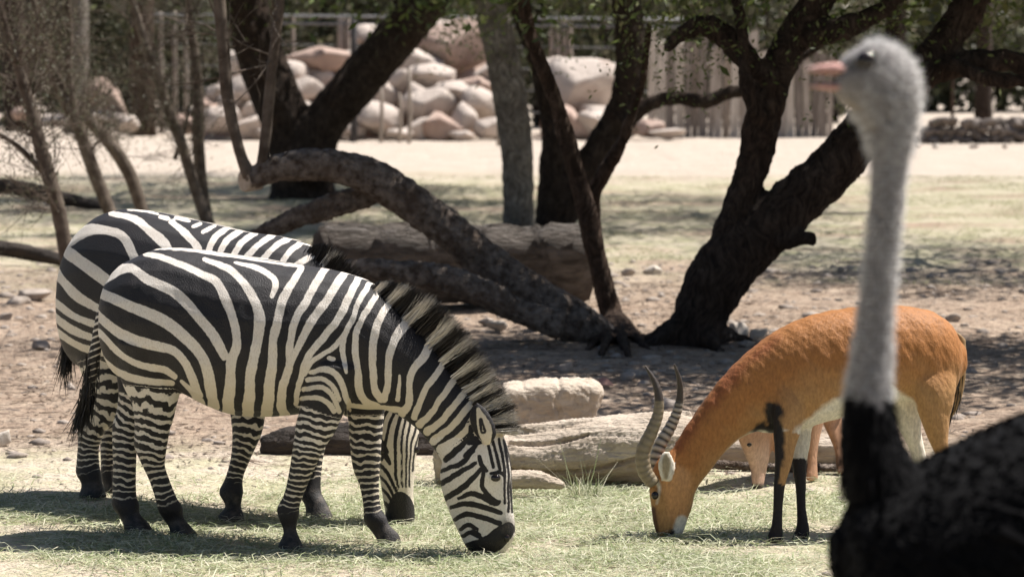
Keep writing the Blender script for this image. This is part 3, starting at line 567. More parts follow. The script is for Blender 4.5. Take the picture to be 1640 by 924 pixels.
# earth core that carries the upper boulders
def mound(cu, wq, hq, Y, label):
    c = at(cu, 220, Y); s = Y / F; V = IV.copy(); V[:, 2] = np.maximum(V[:, 2], -.05); V = V * (1 + .12 * sn3(V, 3, cu))[:, None]
    V = V * np.array((wq * s / 2, 2.2, hq * s)) + np.array((c[0], Y + 1.2, 0))
    tag(mk('earth_mound', V, IF, MAT['rock_b'], loc=(c[0], Y + 1.2, 0)), kind='structure')
mound(690, 260, 170, 79, ''); mound(510, 110, 130, 78.5, ''); mound(385, 130, 120, 78.5, ''); mound(940, 150, 110, 79, '')

# small stones on the ground
stones = [(1046, 430, 34, 22, 'stone_pale', 'pale stone lying left of the dark forked tree', ), (1003, 434, 30, 18, 'stone', None), (965, 611, 36, 16, 'stone_red', 'pink stone lying beyond the thick bleached log'), (905, 588, 26, 18, 'stone', None), (1008, 600, 30, 18, 'stone', None), (1030, 613, 22, 14, 'stone', None),
  (1185, 527, 40, 24, 'stone_pale', 'pale broken stone at the foot of the dark forked tree'), (1215, 531, 30, 18, 'stone_pale', None), (1165, 540, 34, 18, 'stone', None), (1195, 548, 30, 14, 'stone', None), (1522, 507, 34, 20, 'stone', 'grey stone lying beyond the antelope\'s back'), (1500, 512, 20, 14, 'stone', None), (4, 700, 26, 26, 'stone_pale', 'pale stone lying on the grass left of the zebras\' legs'),
  (60, 468, 70, 22, 'stone', None), (30, 480, 40, 18, 'stone', None), (68, 551, 34, 14, 'stone', None), (10, 505, 22, 16, 'stone', None), (800, 520, 46, 18, 'stone_pale', None), (780, 512, 30, 16, 'stone', None), (1345, 430, 14, 12, 'stone', None), (890, 610, 20, 12, 'stone', None), (1050, 580, 20, 12, 'stone', None), (1130, 212, 20, 8, 'stone_pale', None), (1470, 232, 16, 8, 'stone_pale', None), (1500, 234, 14, 7, 'stone_pale', None), (1560, 234, 16, 7, 'stone', None), (1610, 235, 12, 6, 'stone', None)]
for i, (u, v, wq, hq, mt, lb) in enumerate(stones):
    g = grd(u, v + hq * .45); s = g[1] / F; V = RS[i % 9] * np.array((wq * s / 2, wq * s * .42, hq * s * .62)) + g + np.array((0, 0, hq * s * .3))
    if lb is None: lb = ('small stone lying on the bright sand near the back fence' if v < 240 else 'small grey stone lying in the shaded litter among the trees')
    tag(mk('stone', V, IF, MAT[mt], loc=(g[0], g[1], 0)), lb, 'stone', 'stones near the back fence' if v < 240 else 'stones among the trees')

# ------------------------------------------------------------------ fences and low wall at the back
BX = np.array([(-1, -1), (1, -1), (1, 1), (-1, 1)])
def box(c, sx, sy, z0, z1, lean=0.):
    V = [(c[0] + x * sx, c[1] + y * sy, z0) for x, y in BX] + [(c[0] + x * sx * .95 + lean, c[1] + y * sy, z1 + .03 * rng.normal() * (sx < .3)) for x, y in BX]
    return np.array(V), [(3, 2, 1, 0), (4, 5, 6, 7), (0, 1, 5, 4), (1, 2, 6, 5), (2, 3, 7, 6), (3, 0, 4, 7)]
def zt(v, Y): return at(820, v, Y)[2]
Yf = 78.0
fe = thing('plank_fence', (*at(1180, 222, Yf)[:2], 0), 'weathered fence of upright planks behind the dark forked tree', 'fence')
u = 1036.0
while u < 1328:
    wq = rng.uniform(9, 16); top = 78 + rng.normal(0, 7) - (16 if u < 1200 else 0)
    V, Fc = box(at(u + wq / 2, 222, Yf + rng.uniform(-.1, .1)), wq * .47 * Yf / F, .05, -.05, zt(top, Yf), rng.normal(0, .03))
    mk('plank', V, Fc, MAT[('plank', 'plank_b', 'plank_c')[int(rng.integers(3))]], fe, smooth=False); u += wq + rng.uniform(.1, .7)
for vv in (105, 180):
    a, b_ = at(1030, vv, Yf + .14), at(1330, vv, Yf + .14)
    mk('rail', *tube([(*a, .06), (*((a + b_) / 2), .055), (*b_, .06)], 8, 2), MAT['plank'], fe)
fe = thing('pole_fence', (*at(560, 222, Yf)[:2], 0), 'tall wire fence on pale poles behind the rock pile', 'fence')
Yp = 81.5
for u, wq, top, mt in [(258, 8, 20, 'pole'), (280, 8, 18, 'pole'), (298, 8, 25, 'pole'), (470, 6, 25, 'pole'), (546, 12, 28, 'pole'), (557, 9, 28, 'pole'), (654, 7, 25, 'pole'), (760, 7, 25, 'pole'), (893, 8, 33, 'pole'), (903, 8, 33, 'pole'), (912, 8, 33, 'pole'), (883, 8, 33, 'pole'), (990, 7, 30, 'pole')]:
    c = at(u, 215, Yp); mk('pole', *tube([(c[0], c[1], -.1, wq * .5 * Yp / F), (c[0] + .02, c[1], 1.5, wq * .48 * Yp / F), (c[0], c[1], zt(top, Yp), wq * .45 * Yp / F)], 8, 3, .05), MAT[mt], fe)
for vv, r_ in ((24, .035), (36, .03), (70, .012), (105, .012), (140, .012), (175, .012)):
    a, b_ = at(240, vv, Yp - .05), at(1100, vv + 8, Yp - .05)
    mk('rail' if r_ > .02 else 'wire', *tube([(*a, r_), (*((a + b_) / 2), r_), (*b_, r_)], 6, 3), MAT['wire'], fe)
fp = [(-2.83, 0), (0, 0)]
c = at(567, 218, 74.6); V, Fc = tube([(c[0], c[1], -.1, .085), (c[0], c[1], 1.4, .08), (c[0], c[1], zt(28, 74.6), .075)], 10, 2)
tag(mk('dark_post', V, Fc, MAT['post_dark'], loc=(c[0], c[1], 0)), 'dark upright post standing in front of the rock pile', 'post')
for u, vtop, vb in ((610, 140, 228), (640, 150, 228), (655, 110, 230), (798, 105, 232)):
    g = grd(u, vb); tag(mk('stake', *tube([(g[0], g[1], -.05, .05), (g[0] + .03, g[1], .7, .05), (g[0], g[1], zt(vtop, g[1]), .04)], 7, 2, .06), MAT['pole'], loc=(g[0], g[1], 0)), 'thin pale stake standing in front of the rock pile', 'stake', 'stakes before the rock pile')
wl = thing('low_stone_wall', (*grd(1580, 228)[:2], 0), 'low dark stone wall across the sand beyond the ostrich\'s head', 'wall')
u = 1478
while u < 1790:
    for row in range(3):
        wq = rng.uniform(15, 24); c = at(u + rng.uniform(-4, 4) + 8 * row, 222, 73.8); hh = .2
        V = RS[int(rng.integers(9))] * np.array((wq * .9 * 73.8 / F, .28, .15)) + np.array((c[0], 73.8 + rng.uniform(-.05, .05), .08 + row * .19))
        mk('stone', V, IF, MAT['wall'], wl)
    u += 17
# things far behind
def far_tree(u, Y, wq, hgt, label, group, pal=OLIVE, trunk=.2, low=.4, n=260, mat='bark', size=.28, lean=0., crown=True):
    c = at(u, 200, Y); x = c[0]; o = thing('tree', (x, Y, 0), label, 'tree', group)
    mk('trunk', *tube([(x, Y, -.1, trunk * 1.15), (x + lean * .4, Y, 1.6, trunk), (x + lean, Y, hgt * .6, trunk * .75), (x + lean * 1.2, Y, hgt, trunk * .3)], 10, 4, .08), MAT[mat], o)
    if crown:
        W = wq * Y / F / 2; k = n; a = rng.uniform(0, 6.28, k); rr = np.sqrt(rng.uniform(0, 1, k)); zz = rng.uniform(0, 1, k)
        prof = np.sin(np.clip(.12 + zz * .85, 0, 1) * math.pi) ** .6
        C = np.stack((x + lean + rr * np.cos(a) * W * prof, Y + rr * np.sin(a) * W * prof * .8, low + zz * (hgt * 1.15 - low)), 1)
        C = C[(sn3(C, 1.6, u) > -.35)]
        V, Fq, cc = leaf_cards(C, 16, .3, size, pal, .5); mk('crown', V, Fq, MAT['leaf'], o, smooth=False, cols=cc)
    return o
far_tree(228, 79.5, 0, 9, 'stout brown trunk standing just beyond the sand behind the saplings', None, trunk=.33, mat='bark_red', crown=False)
far_tree(122, 82, 0, 9, 'pale grey trunk standing behind the leaning saplings', None, trunk=.3, mat='bark_grey', crown=False, lean=.1)
far_tree(30, 84, 0, 8, 'dark trunk at the back, left of the pale grey trunk', None, trunk=.35, mat='bark', crown=False, lean=-.2)
far_tree(1575, 92, 0, 8, 'dark far trunk beyond the low stone wall', None, trunk=.24, mat='bark', crown=False)
far_tree(1525, 96, 0, 8, 'thin far trunk beyond the low stone wall', None, trunk=.05, mat='bark_red', crown=False)
i = 0
for Yb, step, off in ((92, 118, 0), (112, 150, 50), (140, 190, 20)):
    u = -80 + off
    while u < 1760:
        if not (1400 < u < 1700 and Yb < 100):
            gq = rng.random() < .5; dq = 'first row of the thicket behind the fences' if Yb < 100 else ('middle of the thicket behind the fences' if Yb < 130 else 'back of the thicket behind the fences')
            far_tree(u + rng.uniform(-20, 20), Yb + rng.uniform(-3, 3), 260 if Yb < 100 else 330, rng.uniform(5, 8), ('blurred greyish bushy tree in the ' if gq else 'blurred olive bushy tree in the ') + dq, ('greyish trees, ' if gq else 'olive trees, ') + dq, GREY if gq else BG1, .16, .25, 230, 'bark', .3 if Yb < 100 else .42)
        u += step; i += 1

# ------------------------------------------------------------------ stuff: hay, litter, tufts
def blades(name, n, x0, x1, y0, y1, Lr, wr, pal, keep, lift, label, catg):
    X = rng.uniform(x0, x1, n); Yv = rng.uniform(y0, y1, n); B = np.stack((X, Yv, np.zeros(n)), 1); B = B[keep(B) > rng.uniform(0, 1, n)]
    B[:, 2] = gz(B); m = len(B); a = rng.uniform(0, 6.28, m); el = rng.uniform(*lift, m)
    D = np.stack((np.cos(a) * np.cos(el), np.sin(a) * np.cos(el), np.sin(el)), 1); S = unit(np.stack((-np.sin(a), np.cos(a), rng.normal(0, .5, m)), 1))
    L = rng.uniform(*Lr, m); W = rng.uniform(*wr, m); cu = np.stack((rng.normal(0, .35, m), rng.normal(0, .35, m), -np.sin(el) * .7), 1)
    B[:, 2] += rng.uniform(0, .02, m) * (name == 'hay')
    V, Fq, hi, tt = ribbons(B, D, L, W, S, cu, 2); V[:, 2] = np.maximum(V[:, 2], .001); pal = np.asarray(pal); c = pal[rng.integers(0, len(pal), m)] * rng.uniform(.8, 1.2, (m, 1))
    return tag(mk(name, V, Fq, MAT['blade'], loc=(0, 0, 0), cols=c[hi]), label, catg, kind='stuff')
HAY = [(.44, .46, .29), (.56, .56, .40), (.32, .36, .19), (.64, .60, .46), (.50, .51, .36), (.22, .27, .12)]
def hayden(B):
    q = px(B); pn = sn3(B * np.array((1, 1, 0)), 2.3, 2) * .5 + sn3(B * np.array((1, 1, 0)), 6, 5) * .35
    d = np.clip((q[:, 1] - 755) / 70, 0, 1) * np.clip(.5 + 1.25 * pn, .06, 1); d *= 1 - .75 * np.clip((q[:, 1] - 880) / 40, 0, 1) * (q[:, 0] < 700)
    for cu, cv, ru, rv in ((930, 800, 130, 45), (700, 830, 90, 40), (1100, 840, 160, 40), (540, 840, 120, 30), (250, 870, 120, 30)): d = np.maximum(d, .95 * np.exp(-((q[:, 0] - cu) / ru) ** 2 - ((q[:, 1] - cv) / rv) ** 2))
    return d
blades('hay', 190000, -2.7, 2.6, 12.6, 16.6, (.03, .13), (.003, .007), HAY, hayden, (0, 1.0), 'pale green cut grass strewn over the foreground', 'grass')
LIT = [(.17, .12, .085), (.26, .2, .15), (.11, .08, .06), (.36, .29, .22), (.2, .15, .11)]
blades('leaf_litter', 60000, -5.5, 5.5, 15.8, 31, (.03, .13), (.006, .02), LIT, lambda B: np.clip(.5 + sn3(B * np.array((1, 1, 0)), 1.3, 4), .05, 1), (0, .35), 'dry brown leaf litter and twigs under the trees', 'litter')
TUF = [(.26, .255, .14), (.34, .32, .20), (.21, .215, .11), (.42, .38, .26)]
blades('grass_patches', 70000, -9, 9, 29, 54, (.05, .14), (.008, .02), TUF, lambda B: np.clip(.25 + 1.3 * sn3(B * np.array((1, 1, 0)), .9, 6), 0, 1), (.2, 1.1), 'sparse dry grass on the clearing behind the trees', 'grass')
n = 4200; Pb = np.stack((rng.uniform(-5.5, 5.5, n), rng.uniform(12.8, 32, n), np.zeros(n)), 1); Pb[:, 2] = gz(Pb); sz = rng.exponential(.012, n) + .005; sz[Pb[:, 1] < 16.5] *= .6
TV, TF = ico(1); Vp = (TV[None] * (1 + .25 * rng.normal(0, 1, (n, len(TV), 1))) * (sz[:, None] * np.array((1.3, 1, .7)))[:, None, :] + Pb[:, None]).reshape(-1, 3)
tag(mk('pebbles', Vp, (TF[None] + (np.arange(n) * len(TV))[:, None, None]).reshape(-1, 3), MAT['stone'], loc=(0, 0, 0), smooth=False), 'small clods and pebbles scattered over the ground', 'pebbles', kind='stuff')
# upright weed tuft at the log
g = grd(938, 800); m = 60; B = g + rng.normal(0, .03, (m, 3)) * (1, 1, 0); D = unit(np.stack((rng.normal(0, .45, m), rng.normal(0, .3, m), np.ones(m)), 1))
V, Fq, hi, tt = ribbons(B, D, rng.uniform(.06, .17, m), rng.uniform(.004, .009, m), unit(rng.normal(0, 1, (m, 3)) * (1, .3, .1)), rng.normal(0, .4, (m, 3)), 3)
tag(mk('grass_tuft', V, Fq, MAT['blade'], loc=g, cols=np.array(HAY)[rng.integers(0, 6, m)][hi]), 'upright grass tuft in front of the thick bleached log', 'grass tuft')
# ------------------------------------------------------------------ animals
def leg(pl, st, d0, foot, sub=5, c1=.006, w=None):
    """st rows (uL,vL,uR,vR,w); lateral offset runs from d0 at the top to the foot's own depth"""
    d1 = pl.dist(grd(*foot)); n = len(st); v0 = st[0][1]; v1 = foot[1]
    return loft(pl, [(*s[:5], d0 + (d1 - d0) * min(1, max(0, ((s[1] + s[3]) / 2 - v0) / (v1 - v0)) ** .8)) for s in st], sub, .02, c1, pw=1.)
def axis(pl, st, d0, foot):
    d1 = pl.dist(grd(*foot)); v0 = st[0][1]; v1 = foot[1]; out = []
    for s in st:
        d = d0 + (d1 - d0) * min(1, max(0, ((s[1] + s[3]) / 2 - v0) / (v1 - v0)) ** .8)
        a, b = pl.pt(s[0], s[1], d), pl.pt(s[2], s[3], d); out.append((*((a + b) / 2), np.linalg.norm(a - b) / 2, (s[1] + s[3]) / 2))
    return cr(out, 6)
def on_axis(V, ax):
    """normalised distance to a leg axis and the smoothly blended photo row there"""
    best = np.full(len(V), 1e9); row = np.zeros(len(V)); ws = np.zeros(len(V))
    for a, b in zip(ax[:-1], ax[1:]):
        d = b[:3] - a[:3]; t = np.clip(((V - a[:3]) @ d) / (d @ d + 1e-12), 0, 1)
        q = np.linalg.norm(V - a[:3] - np.outer(t, d), axis=1) / (a[3] + (b[3] - a[3]) * t + .012)
        w_ = np.exp(-14 * np.minimum(q, 4)) + 1e-12; row += w_ * (a[4] + (b[4] - a[4]) * t); ws += w_; best = np.minimum(best, q)
    return best, row / ws
def phase(rows, knots):
    """cumulative stripe count for a row given (row, period) knots"""
    vs = np.arange(knots[0][0], knots[-1][0] + 1.); per = np.interp(vs, [k[0] for k in knots], [k[1] for k in knots])
    return np.interp(rows, vs, np.cumsum(1 / per)), np.interp(rows, vs, per)
def mane(o, crest, n, Lf, lean, n_dir, wfun, pal_w, pal_b, spread=.022, name='mane', wd=.0048):
    C = cr(crest, 12); t = rng.uniform(0, len(C) - 1.01, n); i = t.astype(int); f = (t - i)[:, None]
    B = C[i] * (1 - f) + C[i + 1] * f; T = unit(C[i + 1] - C[i]); Nn = np.broadcast_to(n_dir, B.shape)
    U = unit(np.cross(T, Nn)); U[U[:, 2] < 0] *= -1; s = t / (len(C) - 1)
    W_ = wfun(px(B + Nn * 0)) > -1.5
    B = B + Nn * rng.normal(0, spread, (n, 1)) - U * .012
    D = unit(U + T * lean(s)[:, None] + rng.normal(0, .07, (n, 3)) + Nn * rng.normal(0, .12, (n, 1)))
    L = Lf(s) * rng.uniform(.82, 1.04, n); S = unit(np.cross(D, unit(rng.normal(0, 1, (n, 3)))))
    V, Fq, hi, tt = ribbons(B, D, L, np.full(n, wd) * rng.uniform(.6, 1.3, n), S, rng.normal(0, .06, (n, 3)), 4)
    c = np.where(W_[:, None], np.array(pal_w) * rng.uniform(.7, 1.1, (n, 1)), np.array(pal_b) * rng.uniform(.6, 1.6, (n, 1)))
    cc = c[hi]; cc = np.where((tt > .82)[:, None] & W_[hi][:, None], cc * .45, cc)
    return mk(name, V, Fq, MAT['hair'], o, cols=cc)
def tassel(o, path, n, L, col, name='tail_tuft', spread=.02, wd=.006, col2=None):
    C = cr(path, 10); t = rng.uniform(0, len(C) - 1.01, n); i = t.astype(int); B = C[i] + (C[i + 1] - C[i]) * (t - i)[:, None]; T = unit(C[i + 1] - C[i])
    B = B + rng.normal(0, spread, (n, 3)); D = unit(T + rng.normal(0, .10, (n, 3)) + (0, 0, -.1)); S = unit(np.cross(D, rng.normal(0, 1, (n, 3))))
    V, Fq, hi, tt = ribbons(B, D, L * rng.uniform(.5, 1.1, n), np.full(n, wd), S, rng.normal(0, .08, (n, 3)), 3)
    c = np.array(col) * rng.uniform(.5, 1.6, (n, 1))
    if col2 is not None: c = np.where(rng.random((n, 1)) < .15, np.array(col2), c)
    return mk(name, V, Fq, MAT['hair'], o, cols=c[hi])
def eyeball(o, p, r, sc=(1, .6, .8)):
    return mk('eye', IV2 * np.array(sc) * r + p, IF2, MAT['eye'], o)
def xy(p, Y): return ((p - 820) / F * Y, Y)

# ------------------------------------------------------------------ near zebra
ZP = Plane(xy(255, 14.03), xy(543, 13.70))
z_t = [(175, 468, 178, 540, .09), (186, 440, 186, 575, .17), (208, 418, 208, 605, .24), (250, 400, 250, 616, .28), (300, 398, 300, 626, .30), (350, 404, 350, 652, .31), (400, 411, 400, 667, .32), (450, 419, 450, 666, .31), (500, 427, 500, 660, .28), (545, 434, 545, 656, .24), (580, 446, 575, 652, .20), (605, 460, 600, 645, .16)]
z_n = [(545, 434, 545, 650, .20), (605, 461, 585, 656, .18), (656, 512, 625, 658, .145), (693, 550, 655, 674, .12), (730, 598, 684, 700, .105), (765, 641, 706, 730, .095), (790, 682, 716, 752, .085)]
z_h = [(772, 658, 716, 718, .07), (795, 680, 712, 735, .085), (810, 712, 707, 755, .105), (817, 748, 708, 775, .108), (819, 782, 714, 800, .09), (821, 815, 726, 832, .072), (824, 838, 737, 855, .068), (823, 860, 747, 874, .066), (812, 880, 758, 886, .05)]
z_fn = [(500, 575, 575, 590, .09), (492, 615, 562, 630, .085), (484, 648, 548, 662, .072), (475, 684, 536, 690, .062), (470, 717, 518, 719, .055), (464, 755, 503, 750, .045), (456, 790, 487, 788, .038), (445, 812, 479, 810, .042), (447, 826, 478, 824, .042), (453, 843, 474, 842, .030), (455, 853, 475, 853, .032), (449, 868, 481, 868, .046), (443, 885, 488, 885, .058)]
z_ff = [(560, 580, 610, 585, .08), (556, 640, 616, 640, .075), (559, 680, 614, 672, .06), (562, 715, 610, 708, .055), (566, 748, 608, 745, .048), (577, 778, 606, 780, .038), (583, 812, 609, 812, .036), (584, 834, 618, 828, .043), (595, 850, 623, 840, .031), (604, 863, 636, 853, .036), (605, 870, 640, 862, .045), (602, 875, 643, 873, .052)]
z_hn = [(185, 540, 290, 560, .13), (188, 580, 290, 605, .115), (200, 615, 284, 636, .095), (215, 648, 276, 662, .075), (217, 685, 270, 692, .06), (216, 712, 265, 724, .05), (226, 738, 263, 746, .042), (240, 768, 270, 768, .038), (251, 800, 282, 798, .042), (255, 818, 291, 812, .044), (265, 834, 293, 828, .032), (272, 845, 302, 840, .038), (274, 859, 316, 857, .056)]
z_hf = [(185, 560, 270, 580, .12), (192, 610, 262, 625, .10), (190, 650, 240, 655, .07), (182, 680, 224, 684, .055), (181, 705, 219, 706, .045), (182, 746, 217, 746, .04), (181, 790, 217, 790, .042), (181, 810, 222, 808, .044), (193, 828, 223, 822, .034), (199, 841, 235, 836, .04), (200, 856, 249, 855, .056)]
zl = [(z_fn, .15, (466, 882)), (z_ff, -.13, (622, 873)), (z_hn, .17, (294, 858)), (z_hf, -.14, (222, 853))]
ear = lambda pl, st, d: loft(pl, [(*s, d) for s in st], 4, .006, .006, n=16)
zparts = [loft(ZP, z_t, 5, .02, .05, .06), loft(ZP, z_n, 5, .05, .03), loft(ZP, z_h, 5, .03, .025, pw=1.)] + [leg(ZP, a, b, c) for a, b, c in zl]
zparts += [ear(ZP, [(785, 712, 772, 708, .016), (795, 696, 758, 690, .02), (789, 672, 752, 668, .018), (778, 654, 756, 653, .012), (768, 646, 762, 646, .006)], .10), ear(ZP, [(806, 700, 796, 690, .016), (816, 684, 800, 664, .018), (812, 660, 796, 654, .012), (805, 646, 800, 646, .006)], -.07)]
zparts += [loft(ZP, [(172, 462, 190, 466, .03), (160, 488, 178, 492, .03), (152, 520, 170, 522, .028), (145, 555, 163, 556, .026), (138, 595, 156, 596, .022), (134, 632, 150, 633, .015)], 5, .01, .02)]
V, Fc, Nn = remesh(zparts, .0068, 6, .5); V[:, 2] = np.maximum(V[:, 2], -.004)
zw = [
 wline([(130, 455), (163, 470), (201, 487), (241, 503), (274, 521), (304, 546), (322, 567), (332, 592), (341, 645), (342, 670)], [15, 15, 17, 18, 18, 17, 15, 15, 17, 17]),
 wline([(155, 455), (178, 439), (195, 431), (213, 431), (238, 448), (274, 465), (298, 485), (322, 514), (341, 538), (360, 571)], [15, 15, 14, 13, 14, 15, 15, 14, 13, 11]),
 wline([(232, 407), (262, 413), (292, 425), (322, 440), (347, 453), (362, 481), (371, 502), (378, 532), (378, 556), (371, 578), (369, 605), (366, 655), (366, 675)], [5, 7, 9, 10, 13, 14, 13, 13, 13, 15, 15, 18, 18]),
 wline([(327, 415), (353, 425), (374, 435), (392, 453), (407, 478), (415, 502), (416, 526), (409, 559), (403, 592), (397, 662), (397, 675)], [5, 8, 9, 11, 13, 15, 15, 14, 14, 17, 17]),
 wline([(377, 421), (407, 428), (428, 438), (439, 447), (441, 459), (436, 474)], [3, 6, 8, 9, 9, 6]),
 wline([(482, 430), (468, 453), (453, 481), (444, 514), (437, 550), (434, 592), (427, 662), (427, 675)], [9, 11, 13, 13, 12, 14, 17, 17]),
 wline([(523, 429), (502, 459), (487, 489), (472, 516), (465, 550), (462, 586), (453, 622), (450, 648), (458, 668)], [10, 11, 11, 11, 10, 11, 13, 14, 14]),
 wline([(555, 432), (532, 468), (508, 501), (490, 531), (477, 559), (466, 582)], [10, 12, 12, 11, 9, 8]),
 wline([(575, 441), (556, 483), (538, 516), (514, 544), (496, 568), (485, 592), (478, 622), (475, 645)], [9, 11, 11, 10, 9, 8, 7, 6]),
 wline([(592, 452), (575, 483), (565, 510), (553, 535), (541, 550), (520, 565), (499, 580), (488, 600)], [7, 7, 7, 8, 7, 6, 6, 5]),
 wline([(551, 540), (549, 568), (554, 597)], [8, 8, 4]), wline([(527, 574), (533, 576)], [7, 6]),
 wline([(607, 464), (587, 498), (573, 525), (570, 556), (572, 586), (575, 616), (584, 641), (602, 652)], [8, 8, 8, 9, 9, 10, 11, 12]),
 wline([(628, 481), (608, 510), (599, 538), (597, 568), (597, 598), (599, 622), (610, 640)], [10, 11, 11, 10, 10, 9, 11]),
 wline([(658, 511), (638, 535), (626, 559), (622, 586), (620, 616), (615, 640)], [14, 13, 11, 10, 9, 10]),
 wline([(640, 603), (637, 640)], [3, 6]),
 wline([(692, 547), (678, 571), (662, 592), (656, 616), (655, 647), (645, 662)], [13, 12, 10, 9, 10, 12]),
 wline([(716, 574), (699, 598), (684, 619), (672, 644), (664, 668)], [9, 9, 8, 8, 9]),
 wline([(732, 602), (714, 627), (699, 648), (684, 668), (672, 680)], [9, 9, 8, 9, 11]),
 wline([(750, 620), (735, 641), (715, 664), (697, 682), (684, 691)], [9, 9, 9, 10, 12]),
 wline([(762, 634), (747, 656), (730, 676), (710, 694), (694, 706)], [7, 9, 9, 10, 12]),
 wline([(758, 668), (745, 690), (726, 707), (704, 719)], [6, 8, 9, 11]),
 wline([(130, 490), (163, 511), (186, 529), (216, 544), (250, 555), (277, 562), (295, 578), (307, 600), (318, 632)], [14, 14, 14, 14, 14, 13, 12, 12, 12]),
 wline([(135, 515), (166, 541), (186, 562), (210, 578), (238, 588), (262, 592), (280, 602)], [9, 9, 10, 10, 11, 11, 9]),
 wline([(150, 560), (176, 585), (205, 603), (240, 612), (275, 614)], [8, 8, 9, 9, 7]), wline([(292, 610), (306, 625), (322, 650), (326, 672)], [5, 9, 12, 12]),
 wline([(498, 596), (520, 591), (538, 601), (550, 622), (560, 650)], [5, 8, 8, 8, 7]), wline([(492, 608), (514, 606), (532, 618), (544, 640)], 6), wline([(487, 623), (511, 619), (526, 628), (537, 644), (543, 660)], 6), wline([(485, 638), (508, 636), (526, 646), (535, 659)], 6),
 wline([(560, 650), (600, 655), (640, 657)], [8, 10, 8]), wline([(240, 398), (300, 401), (360, 408), (420, 417), (480, 426)], [2.5, 2.5, 3, 2.5, 3])]
hb = [wline(p, np.array(q, float) * (1.3 if p[0][0] < 780 or p[0][1] > 770 else 1.)) for p, q in [
 ([(758, 722), (740, 742), (722, 748), (706, 755)], [5, 6, 5, 4]), ([(762, 742), (735, 757), (706, 775)], [4, 6, 6]), ([(774, 748), (742, 780), (712, 799)], [4, 7, 6]), ([(736, 798), (755, 790), (772, 795), (792, 806), (800, 802)], [3, 6, 6, 6, 3]),
 ([(722, 813), (748, 806), (775, 811), (802, 822)], [4, 6, 6, 5]), ([(728, 832), (748, 823), (775, 828), (800, 838)], [4, 6, 6, 5]), ([(738, 847), (750, 840), (764, 847)], [4, 5, 3]), ([(742, 858), (756, 851), (768, 856)], [4, 5, 3]),
 ([(775, 756), (772, 778), (785, 795), (797, 803)], [4, 5, 5, 4]), ([(768, 730), (772, 744), (780, 754)], [4, 5, 3]), ([(786, 758), (800, 757), (808, 764)], [4, 5, 3]),
 ([(790, 705), (796, 735), (800, 752)], 4), ([(799, 702), (805, 735), (808, 770), (808, 805)], [3, 4, 3.5, 3]), ([(807, 705), (812, 740), (815, 780), (814, 820)], [3, 4, 3.5, 3]), ([(814, 720), (819, 750), (820, 790), (820, 820)], 3.5), ([(782, 712), (786, 730), (790, 748)], 4),
 ([(752, 700), (736, 718), (714, 735)], [5, 7, 7]), ([(764, 700), (760, 715), (745, 730)], [4, 5, 4]), ([(752, 852), (772, 862)], [3, 3]),
 ([(754, 878), (772, 874), (790, 868)], [16, 19, 24]), ([(790, 868), (804, 856), (814, 848)], [24, 22, 16])]]
P2 = px(ZP.mirror(V)); P2j = P2 + np.stack((sn3(V, 22, 1), sn3(V, 22, 2)), 1) * 1.6
wf = field(P2j, zw) + .8; warm = np.clip((P2[:, 1] - 560) / 90, 0, 1) * (P2[:, 1] < 700) * .8
side = (P2[:, 0] - 702) * (672 - 728) - (P2[:, 1] - 728) * (790 - 702)     # below the throat-poll line
head = (side < 0) & (P2[:, 0] > 700) & (P2[:, 1] > 668)
hfld = np.minimum(-field(P2j, hb) - .6, 4); wf = np.where(head, hfld, wf)
ph_ = np.zeros(len(V)); th_ = np.zeros(len(V)); lg_ = np.zeros(len(V)); hoof = .85 * head * np.exp(-((P2[:, 0] - 812) ** 2 + (P2[:, 1] - 842) ** 2) / 13 ** 2); Ls = [axis(ZP, a, b, c) for a, b, c in zl]; tops = [655, 662, 604, 628]; bots = [812, 822, 805, 800]
kn = [[(600, 13), (700, 9.5), (760, 8.5), (900, 8.5)], [(600, 14), (700, 12), (760, 10.5), (900, 9)], [(560, 27), (640, 22), (690, 15), (720, 11), (900, 10)], [(560, 20), (690, 12), (900, 11)]]
for k, ax in enumerate(Ls):
    q, row = on_axis(V, ax); ph, per = phase(row + .18 * (P2[:, 0] - 480 * (k < 2) - 240 * (k >= 2)) * (1 if k == 0 else -.6) + 1.2 * np.sin(P2[:, 0] * .13 + k), kn[k])
    thr = np.interp(row, [610, 690, bots[k] - 25, bots[k], bots[k] + 16], [-.05, .3, .55, .85, 1.5])
    m_ = (q < 1.22) & (row > tops[k]) & ~head & (P2[:, 1] > tops[k] - 6)
    ph_ = np.where(m_, ph, ph_); th_ = np.where(m_, thr, th_); lg_ = np.where(m_, 1, lg_); hoof = np.where(m_, np.clip((row - bots[k] - 22) / 8, 0, 1), hoof)
    warm = np.where(m_, .15 + .5 * (row > 720), warm)
earm = (ZP.dist(V[0]) * 0 + P2[:, 1] > 640) & (P2[:, 1] < 712) & (P2[:, 0] > 750) & (np.abs((V - ZP.o) @ ZP.n - .10) < .024)
e = field(P2, [wline([(779, 708), (776, 685), (766, 655)], [20, 28, 12])]); e = np.minimum(e, np.abs(field(P2, [wline([(774, 690), (770, 672)], [6, 3])])) + 1); wf = np.where(earm, np.where(P2[:, 1] < 652, -2, np.minimum(e - 3, 3)), wf); warm = np.where(earm, .75, warm)
tm = (P2[:, 1] > 485) & (P2[:, 0] < np.interp(P2[:, 1], [485, 520, 556, 640], [172, 170, 164, 152])); wf = np.where(tm & (P2[:, 1] < 660) & (np.abs((V - ZP.o) @ ZP.n) < .06), (np.sin((P2[:, 1] + P2[:, 0] * .4) * .62) - np.interp(P2[:, 1], [500, 590], [.1, .8])) * 3, wf)
V = V + Nn * (.0035 * sn3(V, 10, 3) + .0018 * sn3(V, 24, 6))[:, None] * (V[:, 2] > .5)[:, None]
